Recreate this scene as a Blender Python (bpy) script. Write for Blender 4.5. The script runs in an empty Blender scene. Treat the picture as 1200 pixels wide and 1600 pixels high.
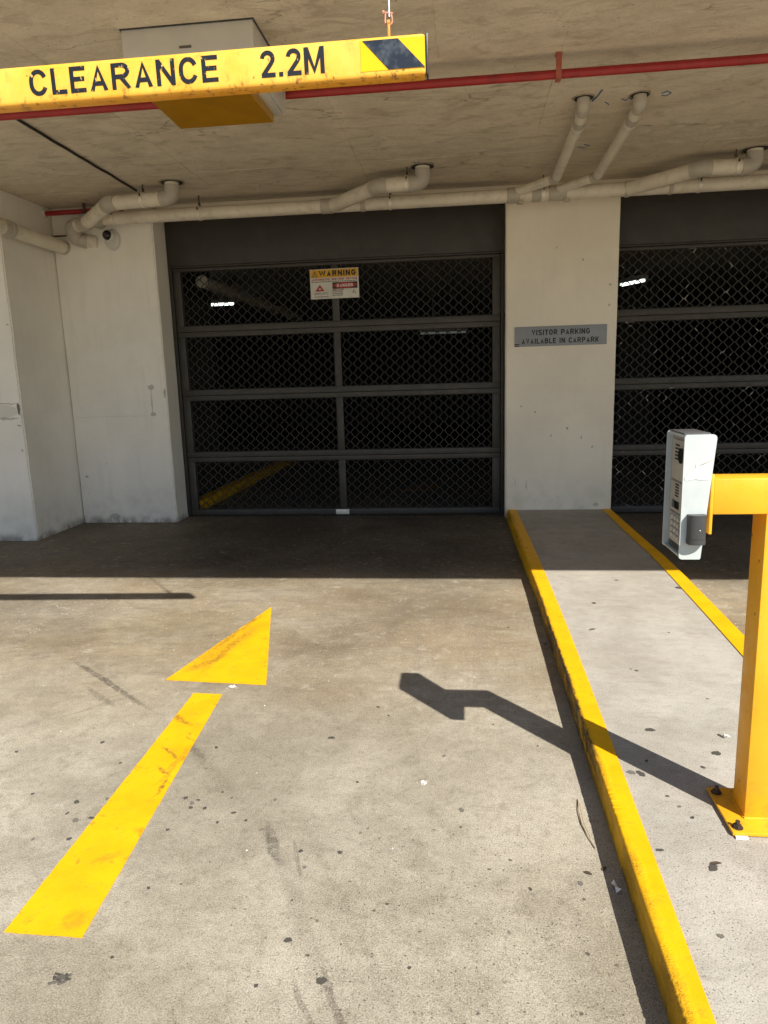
import bpy, bmesh, math, random
from mathutils import Matrix, Vector, noise

# ------------------------------------------------------------------ camera, light, exposure
scene = bpy.context.scene
COL = scene.collection
R = math.radians
PI = math.pi

cam_d = bpy.data.cameras.new('camera')
cam = bpy.data.objects.new('camera', cam_d)
COL.objects.link(cam)
cam_d.sensor_fit = 'VERTICAL'
cam_d.sensor_height = 36.0
cam_d.lens = 36.0 * 1109.8 / 1600.0
cam_d.clip_start = 0.02
cam_d.clip_end = 400
_r = Vector((0.99357898, 0.10950529, -0.02845027))
_d = Vector((-0.00713737, -0.19029333, -0.98170133))
_f = Vector((-0.11291538, 0.97560086, -0.18828987))
cam.matrix_world = Matrix(((_r.x, -_d.x, -_f.x, 0), (_r.y, -_d.y, -_f.y, 0), (_r.z, -_d.z, -_f.z, 1.3), (0, 0, 0, 1)))
scene.camera = cam

SUN = Vector((-0.731, 0.855, -1.0)).normalized()
elev = math.asin(-SUN.z)
world = bpy.data.worlds.new('World')
scene.world = world
world.use_nodes = True
wn = world.node_tree.nodes
wl = world.node_tree.links
sky = wn.new('ShaderNodeTexSky')
sky.sky_type = 'NISHITA'
sky.sun_disc = False
sky.sun_elevation = elev
sky.sun_rotation = math.atan2(-SUN.x, -SUN.y)
sky.air_density = 1.0
sky.dust_density = 0.4
sky.ozone_density = 1.8
bg = wn['Background']
wl.new(sky.outputs[0], bg.inputs[0])
bg.inputs[1].default_value = 0.072
sd = bpy.data.lights.new('sun', 'SUN')
sd.energy = 5.0
sd.angle = R(0.5)
sd.color = (1.0, 0.935, 0.83)
so = bpy.data.objects.new('sun', sd)
COL.objects.link(so)
so.rotation_euler = (-SUN).to_track_quat('Z', 'Y').to_euler()
so.location = (8, -10, 12)

scene.view_settings.view_transform = 'Standard'
scene.view_settings.look = 'None'
scene.view_settings.gamma = 1.0
scene.view_settings.use_curve_mapping = False
scene.view_settings.exposure = 0.68
scene.render.engine = 'CYCLES'
scene.cycles.max_bounces = 12
scene.cycles.diffuse_bounces = 8
scene.cycles.glossy_bounces = 4
scene.cycles.use_denoising = True
scene.cycles.caustics_reflective = False
scene.cycles.caustics_refractive = False
rnd = random.Random(7)

# ------------------------------------------------------------------ node helper
class NT:
    def __init__(self, name):
        self.m = bpy.data.materials.new(name)
        self.m.use_nodes = True
        self.t = self.m.node_tree
        self.b = self.t.nodes['Principled BSDF']
        self.co = None

    def n(self, typ, **kw):
        nd = self.t.nodes.new('ShaderNode' + typ)
        for k, v in kw.items():
            setattr(nd, k, v)
        return nd

    def put(self, sock, v):
        if isinstance(v, bpy.types.NodeSocket):
            self.t.links.new(v, sock)
        elif isinstance(v, (tuple, list)):
            v = tuple(v)
            if sock.type == 'RGBA' and len(v) == 3:
                v = v + (1,)
            sock.default_value = v
        else:
            sock.default_value = v

    def pos(self):
        if self.co is None:
            self.co = self.n('TexCoord').outputs['Object']
        return self.co

    def noise(self, scale, detail=4, rough=0.55, co=None, dist=0.0, col=False):
        nd = self.n('TexNoise')
        self.put(nd.inputs['Vector'], co or self.pos())
        nd.inputs['Scale'].default_value = scale
        nd.inputs['Detail'].default_value = detail
        nd.inputs['Roughness'].default_value = rough
        nd.inputs['Distortion'].default_value = dist
        return nd.outputs['Color' if col else 'Fac']

    def voro(self, scale, co=None, feature='F1', out='Distance', rand=1.0):
        nd = self.n('TexVoronoi', feature=feature)
        self.put(nd.inputs['Vector'], co or self.pos())
        nd.inputs['Scale'].default_value = scale
        nd.inputs['Randomness'].default_value = rand
        return nd.outputs[out]

    def rng(self, v, a, b, c=0.0, d=1.0, smooth=True):
        nd = self.n('MapRange')
        nd.interpolation_type = 'SMOOTHSTEP' if smooth else 'LINEAR'
        self.put(nd.inputs[0], v)
        for i, x in enumerate((a, b, c, d)):
            nd.inputs[i + 1].default_value = x
        return nd.outputs[0]

    def math(self, op, a, b=0.0, clamp=False):
        nd = self.n('Math', operation=op)
        nd.use_clamp = clamp
        self.put(nd.inputs[0], a)
        self.put(nd.inputs[1], b)
        return nd.outputs[0]

    def mul(self, a, b):
        return self.math('MULTIPLY', a, b)

    def mix(self, f, a, b):
        nd = self.n('Mix', data_type='RGBA')
        self.put(nd.inputs['Factor'], f)
        self.put(nd.inputs['A'], a) if False else self.put(nd.inputs[6], a)
        self.put(nd.inputs[7], b)
        return nd.outputs[2]

    def tint(self, col, fac):
        nd = self.n('Mix', data_type='RGBA', blend_type='MULTIPLY')
        nd.inputs[0].default_value = 1.0
        self.put(nd.inputs[6], col)
        self.put(nd.inputs[7], fac)
        return nd.outputs[2]

    def mapped(self, loc=(0, 0, 0), rot=(0, 0, 0), scale=(1, 1, 1), co=None, typ='POINT'):
        nd = self.n('Mapping', vector_type=typ)
        self.put(nd.inputs['Vector'], co or self.pos())
        nd.inputs['Location'].default_value = loc
        nd.inputs['Rotation'].default_value = rot
        nd.inputs['Scale'].default_value = scale
        return nd.outputs[0]

    def warp(self, scale, amt, co=None):
        nz = self.noise(scale, 3, 0.6, co, col=True)
        s = self.n('VectorMath', operation='SUBTRACT')
        self.put(s.inputs[0], nz)
        s.inputs[1].default_value = (0.5, 0.5, 0.5)
        m = self.n('VectorMath', operation='SCALE')
        self.put(m.inputs[0], s.outputs[0])
        m.inputs['Scale'].default_value = amt
        a = self.n('VectorMath', operation='ADD')
        self.put(a.inputs[0], co or self.pos())
        self.put(a.inputs[1], m.outputs[0])
        return a.outputs[0]

    def blob(self, x, y, rx, ry, rot=0.0, co=None, inner=0.3, z=0.0, plane='XY'):
        if plane == 'XY':
            v = self.mapped((x, y, 0), (0, 0, rot), (rx, ry, 1000), co, 'TEXTURE')
        elif plane == 'XZ':
            v = self.mapped((x, 0, y), (0, rot, 0), (rx, 1000, ry), co, 'TEXTURE')
        else:
            v = self.mapped((0, x, y), (0, 0, 0), (1000, rx, ry), co, 'TEXTURE')
        ln = self.n('VectorMath', operation='LENGTH')
        self.put(ln.inputs[0], v)
        return self.rng(ln.outputs['Value'], 1.0, inner, 0.0, 1.0)

    def xyz(self, co=None):
        s = self.n('SeparateXYZ')
        self.put(s.inputs[0], co or self.pos())
        return s.outputs

    def bump(self, h, strength=0.3, dist=0.01, prev=None):
        nd = self.n('Bump')
        nd.inputs['Strength'].default_value = strength
        nd.inputs['Distance'].default_value = dist
        self.put(nd.inputs['Height'], h)
        if prev is not None:
            self.put(nd.inputs['Normal'], prev)
        return nd.outputs[0]

    def fin(self, col, rough=0.6, normal=None, metal=0.0, spec=0.5):
        self.put(self.b.inputs['Base Color'], col)
        self.put(self.b.inputs['Roughness'], rough)
        self.put(self.b.inputs['Metallic'], metal)
        self.put(self.b.inputs['Specular IOR Level'], spec)
        if normal is not None:
            self.put(self.b.inputs['Normal'], normal)
        return self.m


def M_paint(name, col, rough=0.5, var=0.12, scale=6, dirt=None, dirt_amt=0.0, bump=0.08, bscale=120, spec=0.5, metal=0.0, dscale=3.0):
    k = NT(name)
    f = k.rng(k.noise(scale, 5, 0.6), 0.3, 0.7, 1 - var, 1 + var * 0.5)
    cmb = k.n('CombineColor')
    for i in range(3):
        k.put(cmb.inputs[i], f)
    c = k.tint(col, cmb.outputs[0])
    if dirt:
        dm = k.mul(k.rng(k.noise(dscale, 8, 0.68), 0.48, 0.72), dirt_amt)
        c = k.mix(dm, c, dirt)
    r = k.rng(k.noise(scale * 3, 4, 0.6), 0.2, 0.8, rough - 0.1, rough + 0.1)
    return k.fin(c, r, k.bump(k.noise(bscale, 3, 0.6), bump, 0.004), metal, spec)


# ---- ground concrete
def ground_material():
    k = NT('driveway_concrete')
    W = k.warp(1.3, 0.5)
    W2 = k.warp(9.0, 0.035)
    X, Y, Z = k.xyz()
    Xw, Yw, Zw = k.xyz(W)
    big = k.noise(0.9, 4, 0.6)
    med = k.noise(4.5, 6, 0.65, dist=0.3)
    fine = k.noise(38, 5, 0.7)
    grain = k.noise(260, 3, 0.7)
    c = k.mix(k.rng(med, 0.3, 0.7), (0.315, 0.29, 0.243), (0.415, 0.388, 0.335))
    c = k.mix(k.rng(big, 0.35, 0.68, 0, 0.7), c, (0.385, 0.35, 0.28))
    # browner, dirtier towards the building
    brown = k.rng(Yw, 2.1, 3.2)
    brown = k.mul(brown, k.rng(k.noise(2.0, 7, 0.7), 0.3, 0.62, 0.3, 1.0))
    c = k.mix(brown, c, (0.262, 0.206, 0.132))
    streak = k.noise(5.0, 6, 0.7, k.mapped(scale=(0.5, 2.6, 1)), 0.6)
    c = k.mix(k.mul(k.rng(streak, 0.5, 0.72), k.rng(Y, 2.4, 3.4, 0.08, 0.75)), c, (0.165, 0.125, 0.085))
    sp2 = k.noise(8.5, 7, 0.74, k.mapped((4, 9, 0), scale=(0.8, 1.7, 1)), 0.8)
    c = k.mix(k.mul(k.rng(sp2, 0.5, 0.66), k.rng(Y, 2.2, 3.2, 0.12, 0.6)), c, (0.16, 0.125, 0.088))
    c = k.mix(k.mul(k.rng(sp2, 0.45, 0.3), k.rng(Y, 2.2, 3.2, 0.1, 0.5)), c, (0.43, 0.385, 0.30))
    for (x, y, rx, ry, a, col) in ((-0.66, 3.35, 0.55, 0.5, 1.0, (0.125, 0.088, 0.052)), (-0.30, 3.75, 0.6, 0.35, 0.6, (0.16, 0.12, 0.075)), (0.1, 4.1, 0.5, 0.25, 0.5, (0.2, 0.16, 0.11)), (-0.6, 4.0, 0.9, 0.4, 0.8, (0.18, 0.135, 0.09)),
                                   (-0.02, 3.35, 0.4, 0.45, 0.6, (0.24, 0.165, 0.10)), (-2.55, 3.75, 0.8, 0.7, 0.85, (0.19, 0.165, 0.14)),
                                   (-0.55, 2.75, 0.45, 0.2, 0.3, (0.28, 0.19, 0.11)), (-1.55, 3.5, 0.6, 0.5, 0.35, (0.30, 0.26, 0.15)),
                                   (-0.9, 2.3, 0.6, 0.25, 0.25, (0.24, 0.21, 0.17)), (-0.3, 1.8, 0.5, 0.25, 0.25, (0.27, 0.25, 0.21)),
                                   (0.1, 1.4, 0.4, 0.3, 0.35, (0.27, 0.25, 0.20)), (-0.85, 2.85, 0.4, 0.14, 0.4, (0.20, 0.17, 0.13))):
        c = k.mix(k.mul(k.blob(x, y, rx, ry, 0, W, 0.0), k.rng(k.noise(7, 7, 0.74), 0.3, 0.6, 0.2 * a, 1.0 * a)), c, col)
    # broom marks running along the drive
    broom = k.noise(14, 3, 0.6, k.mapped(scale=(5, 0.35, 1)))
    bm = k.mul(k.blob(0.05, 3.3, 0.75, 0.9, 0, W, 0.2), k.rng(broom, 0.45, 0.7))
    c = k.mix(k.mul(bm, 0.4), c, (0.19, 0.145, 0.095))
    # soffit shade painted into the slab colour before the roller door, plus tyre rubber
    shade_grime = k.mul(k.rng(Yw, 4.15, 4.85), k.rng(Xw, -3.0, -1.8, 0.6, 1.0))
    shade_grime = k.mul(shade_grime, k.rng(X, 0.42, 0.40, 0.9, 1.0))
    shade_grime = k.mul(shade_grime, k.rng(k.noise(3, 5, 0.6), 0.2, 0.6, 0.88, 1.0))
    c = k.mix(shade_grime, c, k.mix(k.rng(med, 0.3, 0.7), (0.016, 0.014, 0.012), (0.034, 0.030, 0.025)))
    # tyre scuffs
    for (x0, y0, x1, y1, w, a) in ((-2.3, 3.5, -1.2, 2.5, 0.035, 0.22), (-1.3, 2.62, -0.5, 1.72, 0.04, 0.22), (-0.62, 1.9, -0.15, 1.0, 0.035, 0.25), (-0.5, 1.9, -0.02, 1.0, 0.02, 0.18), (-2.6, 3.0, -1.6, 2.2, 0.05, 0.16), (0.0, 4.2, 0.12, 2.3, 0.06, 0.16), (-0.25, 4.2, -0.2, 2.6, 0.05, 0.14), (-2.2, 4.3, -2.0, 2.6, 0.09, 0.2), (-0.3, 4.4, -0.45, 3.0, 0.09, 0.22)):
        dx, dy = x1 - x0, y1 - y0
        mk = k.blob((x0 + x1) / 2, (y0 + y1) / 2, math.hypot(dx, dy) / 2 * 1.1, w, math.atan2(dy, dx), W2, 0.1)
        c = k.mix(k.mul(mk, k.rng(k.noise(24, 5, 0.72), 0.3, 0.6, 0.35 * a, a * 1.4)), c, (0.12, 0.10, 0.078))
    for (x0, y0, x1, y1, w, a, col) in ((-1.91, 3.06, -1.25, 2.53, 0.022, 0.75, (0.11, 0.088, 0.062)), (-1.66, 2.75, -1.42, 2.56, 0.02, 0.5, (0.13, 0.11, 0.08)),
                                        (-0.60, 1.86, -0.50, 1.66, 0.02, 0.6, (0.11, 0.10, 0.085)), (-0.50, 1.80, -0.43, 1.60, 0.008, 0.4, (0.13, 0.12, 0.10)),
                                        (-0.335, 1.36, -0.215, 1.14, 0.012, 0.6, (0.13, 0.11, 0.085)), (-0.39, 1.32, -0.28, 1.13, 0.012, 0.45, (0.14, 0.12, 0.095)),
                                        (-1.05, 2.35, -0.90, 2.17, 0.018, 0.45, (0.14, 0.12, 0.095)), (-1.35, 2.72, -1.62, 2.46, 0.02, 0.3, (0.16, 0.14, 0.11))):
        dx, dy = x1 - x0, y1 - y0
        L = math.hypot(dx, dy)
        mk = k.blob((x0 + x1) / 2, (y0 + y1) / 2, L / 2 * 1.15, w, math.atan2(dy, dx), W2 if w > .01 else k.pos(), 0.45)
        c = k.mix(k.mul(mk, k.rng(k.noise(30, 4, 0.7), 0.3, 0.58, 0.3 * a, min(1, a * 1.3))), c, tuple(v * 0.7 for v in col))
    # cloudy mottling of the trowelled surface
    mot = k.noise(17, 6, 0.72, dist=0.6)
    c = k.mix(k.rng(mot, 0.5, 0.68, 0, 0.5), c, (0.19, 0.166, 0.13))
    c = k.mix(k.rng(mot, 0.46, 0.3, 0, 0.5), c, (0.48, 0.45, 0.395))
    mot2 = k.noise(62, 5, 0.75, dist=0.4)
    c = k.mix(k.rng(mot2, 0.52, 0.66, 0, 0.45), c, (0.19, 0.168, 0.135))
    c = k.mix(k.rng(mot2, 0.46, 0.32, 0, 0.4), c, (0.50, 0.47, 0.41))
    # fine grain and exposed aggregate
    grain2 = k.noise(150, 4, 0.8)
    c = k.mix(k.rng(grain, 0.52, 0.64, 0, 0.6), c, (0.56, 0.53, 0.47))
    c = k.mix(k.rng(grain, 0.48, 0.34, 0, 0.75), c, (0.13, 0.114, 0.093))
    c = k.mix(k.rng(grain2, 0.54, 0.7, 0, 0.35), c, (0.17, 0.15, 0.12))
    c = k.mix(k.rng(fine, 0.52, 0.75, 0, 0.35), c, (0.20, 0.175, 0.14))
    patch = k.math('ADD', k.mul(k.blob(0.05, 1.35, 0.8, 0.75, 0, W, 0.1), 1.0), k.rng(k.noise(2.2, 5, 0.65), 0.5, 0.75, 0.0, 0.55))
    patch = k.math('MULTIPLY', patch, k.rng(Y, 3.2, 2.0, 0.12, 1.0), True)
    Wp = k.warp(120, 0.010)
    for sc, th, am, sd_ in ((210, 0.42, 0.9, 0), (105, 0.24, 0.92, 5), (52, 0.07, 0.92, 9)):
        cv = k.mapped((sd_, sd_ * 2.3, 0), co=Wp)
        dot = k.rng(k.voro(sc, cv), 0.34, 0.16)
        cell = k.xyz(k.voro(sc, cv, out='Color'))
        thr = k.math('LESS_THAN', cell[0], k.mul(patch, th))
        c = k.mix(k.mul(k.mul(dot, thr), k.rng(cell[1], 0, 1, am * 0.5, am)), c, (0.075, 0.066, 0.055))
    agl = k.mul(k.rng(k.voro(70, k.mapped((3, 2, 0))), 0.2, 0.1), k.math('LESS_THAN', k.xyz(k.voro(70, k.mapped((3, 2, 0)), out='Color'))[1], 0.05))
    c = k.mix(k.mul(agl, 0.5), c, (0.6, 0.57, 0.5))
    # hairline scratches
    scr = k.rng(k.voro(2.3, k.warp(3, 0.25, k.mapped(scale=(1, 0.5, 1), rot=(0, 0, 0.5))), 'DISTANCE_TO_EDGE'), 0.008, 0.0)
    c = k.mix(k.mul(scr, k.rng(k.noise(1.7, 3), 0.55, 0.66, 0, 0.28)), c, (0.5, 0.44, 0.33))
    wash = k.mix(k.rng(k.noise(1.1, 6, 0.7, k.mapped((3, 1, 0))), 0.36, 0.64), (0.78, 0.765, 0.715), (1.08, 1.08, 1.05))
    c = k.tint(c, wash)
    rough = k.math('SUBTRACT', k.rng(med, 0.2, 0.8, 0.72, 0.9), k.mul(shade_grime, 0.25))
    nrm = k.bump(grain, 0.4, 0.002, k.bump(grain2, 0.35, 0.003, k.bump(k.noise(11, 4, 0.6), 0.3, 0.006)))
    return k.fin(c, rough, nrm, 0, 0.18)


def island_material():
    k = NT('island_concrete')
    W = k.warp(2.0, 0.3)
    X, Y, Z = k.xyz()
    med = k.noise(5, 6, 0.65, dist=0.4)
    fine = k.noise(45, 5, 0.7)
    grain = k.noise(240, 3, 0.75)
    c = k.mix(k.rng(med, 0.3, 0.7), (0.385, 0.365, 0.33), (0.475, 0.455, 0.415))
    st = k.noise(7, 6, 0.7, k.mapped(scale=(0.6, 2.2, 1)), 0.5)
    c = k.mix(k.rng(st, 0.53, 0.75, 0, 0.45), c, (0.27, 0.25, 0.215))
    c = k.mix(k.mul(k.blob(0.9, 4.4, 0.7, 0.35, 0, W, 0.1), 0.4), c, (0.40, 0.345, 0.27))
    c = k.mix(k.rng(fine, 0.54, 0.78, 0, 0.35), c, (0.22, 0.20, 0.17))
    c = k.mix(k.rng(grain, 0.52, 0.65, 0, 0.55), c, (0.62, 0.6, 0.55))
    c = k.mix(k.rng(grain, 0.48, 0.34, 0, 0.65), c, (0.17, 0.152, 0.126))
    mot = k.noise(20, 6, 0.72, k.mapped(scale=(0.8, 1.5, 1)), 0.6)
    c = k.mix(k.rng(mot, 0.5, 0.72, 0, 0.45), c, (0.27, 0.25, 0.22))
    c = k.mix(k.rng(mot, 0.46, 0.3, 0, 0.35), c, (0.56, 0.54, 0.50))
    Wp = k.warp(140, 0.008)
    agg = k.rng(k.voro(170, Wp), 0.36, 0.18)
    cell = k.xyz(k.voro(170, Wp, out='Color'))[0]
    dens = k.math('ADD', k.rng(Y, 2.3, 1.4, 0.02, 0.30), k.rng(k.noise(3, 4), 0.5, 0.8, 0, 0.08))
    c = k.mix(k.mul(k.mul(agg, k.math('LESS_THAN', cell, dens)), 0.75), c, (0.10, 0.088, 0.07))
    wht = k.mul(k.rng(k.noise(6, 6, 0.7, k.mapped((1, 4, 0), scale=(1, 2.4, 1))), 0.6, 0.78), 0.4)
    c = k.mix(wht, c, (0.55, 0.53, 0.49))
    c = k.tint(c, k.mix(k.rng(k.noise(1.3, 6, 0.7), 0.36, 0.64), (0.82, 0.81, 0.78), (0.95, 0.95, 0.94)))
    nrm = k.bump(grain, 0.35, 0.002, k.bump(fine, 0.25, 0.004, k.bump(k.noise(10, 4), 0.25, 0.006)))
    return k.fin(c, 0.85, nrm, 0, 0.3)


def yellow_paint(name, col=(0.80, 0.43, 0.002), wear=0.25, dirtcol=(0.13, 0.085, 0.02), scuffs=(), holes=0.0, base=(0.33, 0.3, 0.25), edge=None, shift=None):
    k = NT(name)
    if shift:
        k.co = k.mapped(shift)
    c = k.mix(k.rng(k.noise(7, 5, 0.6), 0.3, 0.7), tuple(x * 0.9 for x in col), tuple(min(1, x * 1.06) for x in col))
    d = k.noise(22, 8, 0.72, dist=0.5)
    c = k.mix(k.rng(d, 0.56, 0.72, 0, wear * 1.6), c, dirtcol)
    d2 = k.noise(3.2, 6, 0.65)
    c = k.mix(k.rng(d2, 0.5, 0.75, 0, wear), c, tuple(x * 0.6 for x in col))
    W2 = k.warp(9.0, 0.07)
    for (x0, y0, x1, y1, w, a) in scuffs:
        dx, dy = x1 - x0, y1 - y0
        mk = k.blob((x0 + x1) / 2, (y0 + y1) / 2, math.hypot(dx, dy) / 2 * 1.1, w, math.atan2(dy, dx), W2, 0.4)
        c = k.mix(k.mul(mk, k.rng(k.noise(60, 5, 0.7), 0.3, 0.65, 0.15 * a, a)), c, (0.17, 0.1, 0.02))
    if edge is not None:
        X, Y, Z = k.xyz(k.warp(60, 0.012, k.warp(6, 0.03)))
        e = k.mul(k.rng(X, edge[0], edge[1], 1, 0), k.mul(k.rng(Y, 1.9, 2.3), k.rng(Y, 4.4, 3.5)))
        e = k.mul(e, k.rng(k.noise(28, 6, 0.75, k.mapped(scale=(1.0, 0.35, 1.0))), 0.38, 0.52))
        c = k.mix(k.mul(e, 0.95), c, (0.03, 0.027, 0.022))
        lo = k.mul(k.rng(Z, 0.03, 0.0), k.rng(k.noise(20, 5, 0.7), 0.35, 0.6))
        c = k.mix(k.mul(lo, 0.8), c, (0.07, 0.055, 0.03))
    crumb = None
    if edge is not None:
        X, Y, Z = k.xyz(k.warp(5, 0.02))
        band = k.mul(k.rng(X, 0.442, 0.416), k.rng(k.noise(2.6, 4, 0.6), 0.42, 0.6, 0.1, 1.0))
        cn = k.noise(170, 4, 0.75)
        crumb = k.mul(cn, band)
        c = k.mix(k.mul(k.mul(band, k.rng(cn, 0.47, 0.36)), 0.75), c, (0.16, 0.085, 0.01))
        face = k.mul(k.rng(X, 0.416, 0.410), k.rng(k.noise(9, 6, 0.7, k.mapped(scale=(1, 0.4, 1.5))), 0.42, 0.66, 0.1, 0.7))
        c = k.mix(face, c, (0.36, 0.19, 0.012))
    if holes:
        h = k.rng(k.noise(95, 5, 0.8), 0.635, 0.70, 0, holes)
        c = k.mix(h, c, base)
    nrm = k.bump(k.noise(180, 3, 0.7), 0.3, 0.002, k.bump(k.noise(25, 5, 0.6), 0.2, 0.004))
    if crumb is not None:
        nrm = k.bump(crumb, 1.0, 0.008, nrm)
    return k.fin(c, k.rng(d, 0.3, 0.7, 0.5, 0.7), nrm, 0, 0.35)


def ceiling_material():
    k = NT('board_formed_concrete')
    W = k.warp(2, 0.2)
    X, Y, Z = k.xyz()
    med = k.noise(2.4, 7, 0.68, k.mapped(scale=(1, 1.9, 1)), 0.7)
    c = k.mix(k.rng(med, 0.3, 0.7), (0.62, 0.55, 0.445), (0.77, 0.695, 0.575))
    st = k.noise(9, 8, 0.72, k.mapped(scale=(0.75, 1.7, 1)), 0.7)
    c = k.mix(k.rng(st, 0.55, 0.72, 0, 0.42), c, (0.38, 0.325, 0.25))
    fl = k.noise(16, 6, 0.7, k.mapped((5, 1, 0), scale=(0.4, 2.0, 1)), 1.2)
    c = k.mix(k.rng(fl, 0.6, 0.72, 0, 0.35), c, (0.80, 0.73, 0.62))
    # lighter grout that bled at the formwork joints
    for sx in (-2.0, -0.745, 0.485, 1.69):
        jw = k.rng(k.math('ABSOLUTE', k.math('SUBTRACT', k.xyz(W)[0], sx)), 0.16, 0.0)
        c = k.mix(k.mul(jw, k.rng(k.noise(6, 5, 0.7), 0.4, 0.65, 0.1, 0.75)), c, (0.78, 0.71, 0.59))
    c = k.mix(k.mul(k.rng(k.xyz(W)[1], 5.2, 5.6), 0.25), c, (0.44, 0.38, 0.29))
    sp = k.mul(k.rng(k.voro(26), 0.18, 0.08), k.math('LESS_THAN', k.xyz(k.voro(26, out='Color'))[0], 0.07))
    c = k.mix(k.mul(sp, 0.6), c, (0.12, 0.09, 0.06))
    c = k.mix(k.rng(k.noise(110, 4, 0.75), 0.5, 0.72, 0, 0.35), c, (0.30, 0.25, 0.18))
    c = k.mix(k.rng(k.noise(45, 5, 0.75, k.mapped(scale=(0.6, 1.6, 1))), 0.55, 0.7, 0, 0.45), c, (0.33, 0.275, 0.2))
    blot = k.noise(5.5, 7, 0.7, k.mapped((7, 3, 0), scale=(0.7, 1.3, 1)), 1.0)
    c = k.mix(k.rng(blot, 0.5, 0.68, 0, 0.55), c, (0.40, 0.335, 0.25))
    c = k.mix(k.rng(blot, 0.45, 0.3, 0, 0.5), c, (0.82, 0.75, 0.63))
    crack = k.rng(k.voro(1.4, k.warp(4, 0.3, k.mapped(scale=(0.5, 1.5, 1))), 'DISTANCE_TO_EDGE'), 0.010, 0.0)
    c = k.mix(k.mul(crack, k.rng(k.noise(1.5, 3), 0.5, 0.62, 0, 0.55)), c, (0.15, 0.115, 0.08))
    nrm = k.bump(k.noise(40, 5, 0.7), 0.25, 0.006, k.bump(st, 0.35, 0.012))
    return k.fin(c, 0.85, nrm, 0, 0.25)


def wall_paint(name, col=(0.74, 0.70, 0.62), patches=(), streak=0.25, plane='XZ'):
    k = NT(name)
    X, Y, Z = k.xyz()
    W = k.warp(30, 0.03)
    c = k.mix(k.rng(k.noise(1.6, 5, 0.6), 0.3, 0.7), tuple(x * 0.9 for x in col), col)
    v = k.noise(10, 5, 0.65, k.mapped(scale=(1.6, 1.6, 0.16)))
    c = k.mix(k.rng(v, 0.5, 0.75, 0, streak), c, tuple(x * 0.72 for x in col))
    low = k.mul(k.rng(Z, 0.5, 0.0), k.rng(k.noise(7, 6, 0.7), 0.4, 0.7, 0.05, 0.35))
    c = k.mix(low, c, (0.36, 0.34, 0.31))
    foot = k.mul(k.rng(Z, 0.09, 0.0), k.rng(k.noise(14, 5, 0.7, k.mapped(scale=(1, 1, .5))), 0.35, 0.6, 0.1, 0.85))
    c = k.mix(foot, c, (0.22, 0.20, 0.175))
    chip = k.mul(k.rng(k.voro(9, k.warp(14, 0.06)), 0.12, 0.06), k.math('LESS_THAN', k.xyz(k.voro(9, out='Color'))[0], 0.13))
    c = k.mix(k.mul(chip, 0.7), c, (0.30, 0.27, 0.23))
    for (x, z, rx, rz, a, pc) in patches:
        c = k.mix(k.mul(k.blob(x, z, rx, rz, 0, W, 0.75, plane=plane), a), c, pc)
    c = k.mix(k.rng(k.noise(90, 4, 0.7), 0.55, 0.8, 0, 0.15), c, tuple(x * 0.7 for x in col))
    nrm = k.bump(k.noise(75, 4, 0.65), 0.2, 0.004, k.bump(k.noise(9, 5, 0.6), 0.35, 0.012))
    return k.fin(c, 0.62, nrm, 0, 0.35)


def bar_paint():
    k = NT('clearance_bar_paint')
    X, Y, Z = k.xyz()
    c = k.mix(k.rng(k.noise(6, 5, 0.6), 0.3, 0.7), (0.80, 0.42, 0.035), (0.90, 0.52, 0.085))
    c = k.mix(k.mul(k.rng(Z, 0.02, 0.0), 0.55), c, (0.70, 0.28, 0.01))
    rust = k.mul(k.rng(k.noise(26, 7, 0.78, k.mapped(scale=(1, 1, 0.6))), 0.52, 0.64), k.rng(Z, 0.05, 0.0, 0.2, 0.95))
    c = k.mix(rust, c, (0.22, 0.085, 0.02))
    top = k.mul(k.rng(k.noise(12, 6, 0.7, k.mapped((2, 0, 5))), 0.5, 0.7), k.rng(Z, 0.05, 0.1, 0.0, 0.45))
    c = k.mix(top, c, (0.75, 0.25, 0.02))
    run = k.mul(k.rng(k.noise(40, 5, 0.7, k.mapped(scale=(1, 1, 0.1))), 0.56, 0.72), k.blob(-1.2, 0.05, 0.12, 0.2, 0, None, 0.2, plane='XZ'))
    c = k.mix(k.mul(run, 0.7), c, (0.50, 0.17, 0.03))
    pale = k.mul(k.rng(k.noise(70, 4, 0.8, k.mapped((3, 3, 1), scale=(1, 1, 0.4))), 0.66, 0.72), 0.7)
    c = k.mix(pale, c, (0.85, 0.70, 0.42))
    wv = k.warp(20, 0.03)
    dots = k.mul(k.rng(k.voro(45, wv), 0.25, 0.1), k.math('LESS_THAN', k.xyz(k.voro(45, wv, out='Color'))[0], k.rng(Z, 0.05, 0.0, 0.05, 0.24)))
    c = k.mix(k.mul(dots, 0.75), c, (0.08, 0.05, 0.02))
    return k.fin(c, 0.42, k.bump(k.noise(60, 4, 0.6), 0.12, 0.003), 0, 0.5)


def worn_letter():
    k = NT('worn_black_lettering')
    h = k.noise(42, 6, 0.75, k.mapped(scale=(1.6, 1, 0.7)))
    X, Y, Z = k.xyz()
    th = k.rng(X, -0.62, -0.55, 0.0, -0.035)
    m = k.rng(k.math('ADD', h, th), 0.595, 0.63)
    c = k.mix(m, (0.012, 0.014, 0.018), (0.82, 0.55, 0.18))
    return k.fin(c, 0.4)


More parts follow.
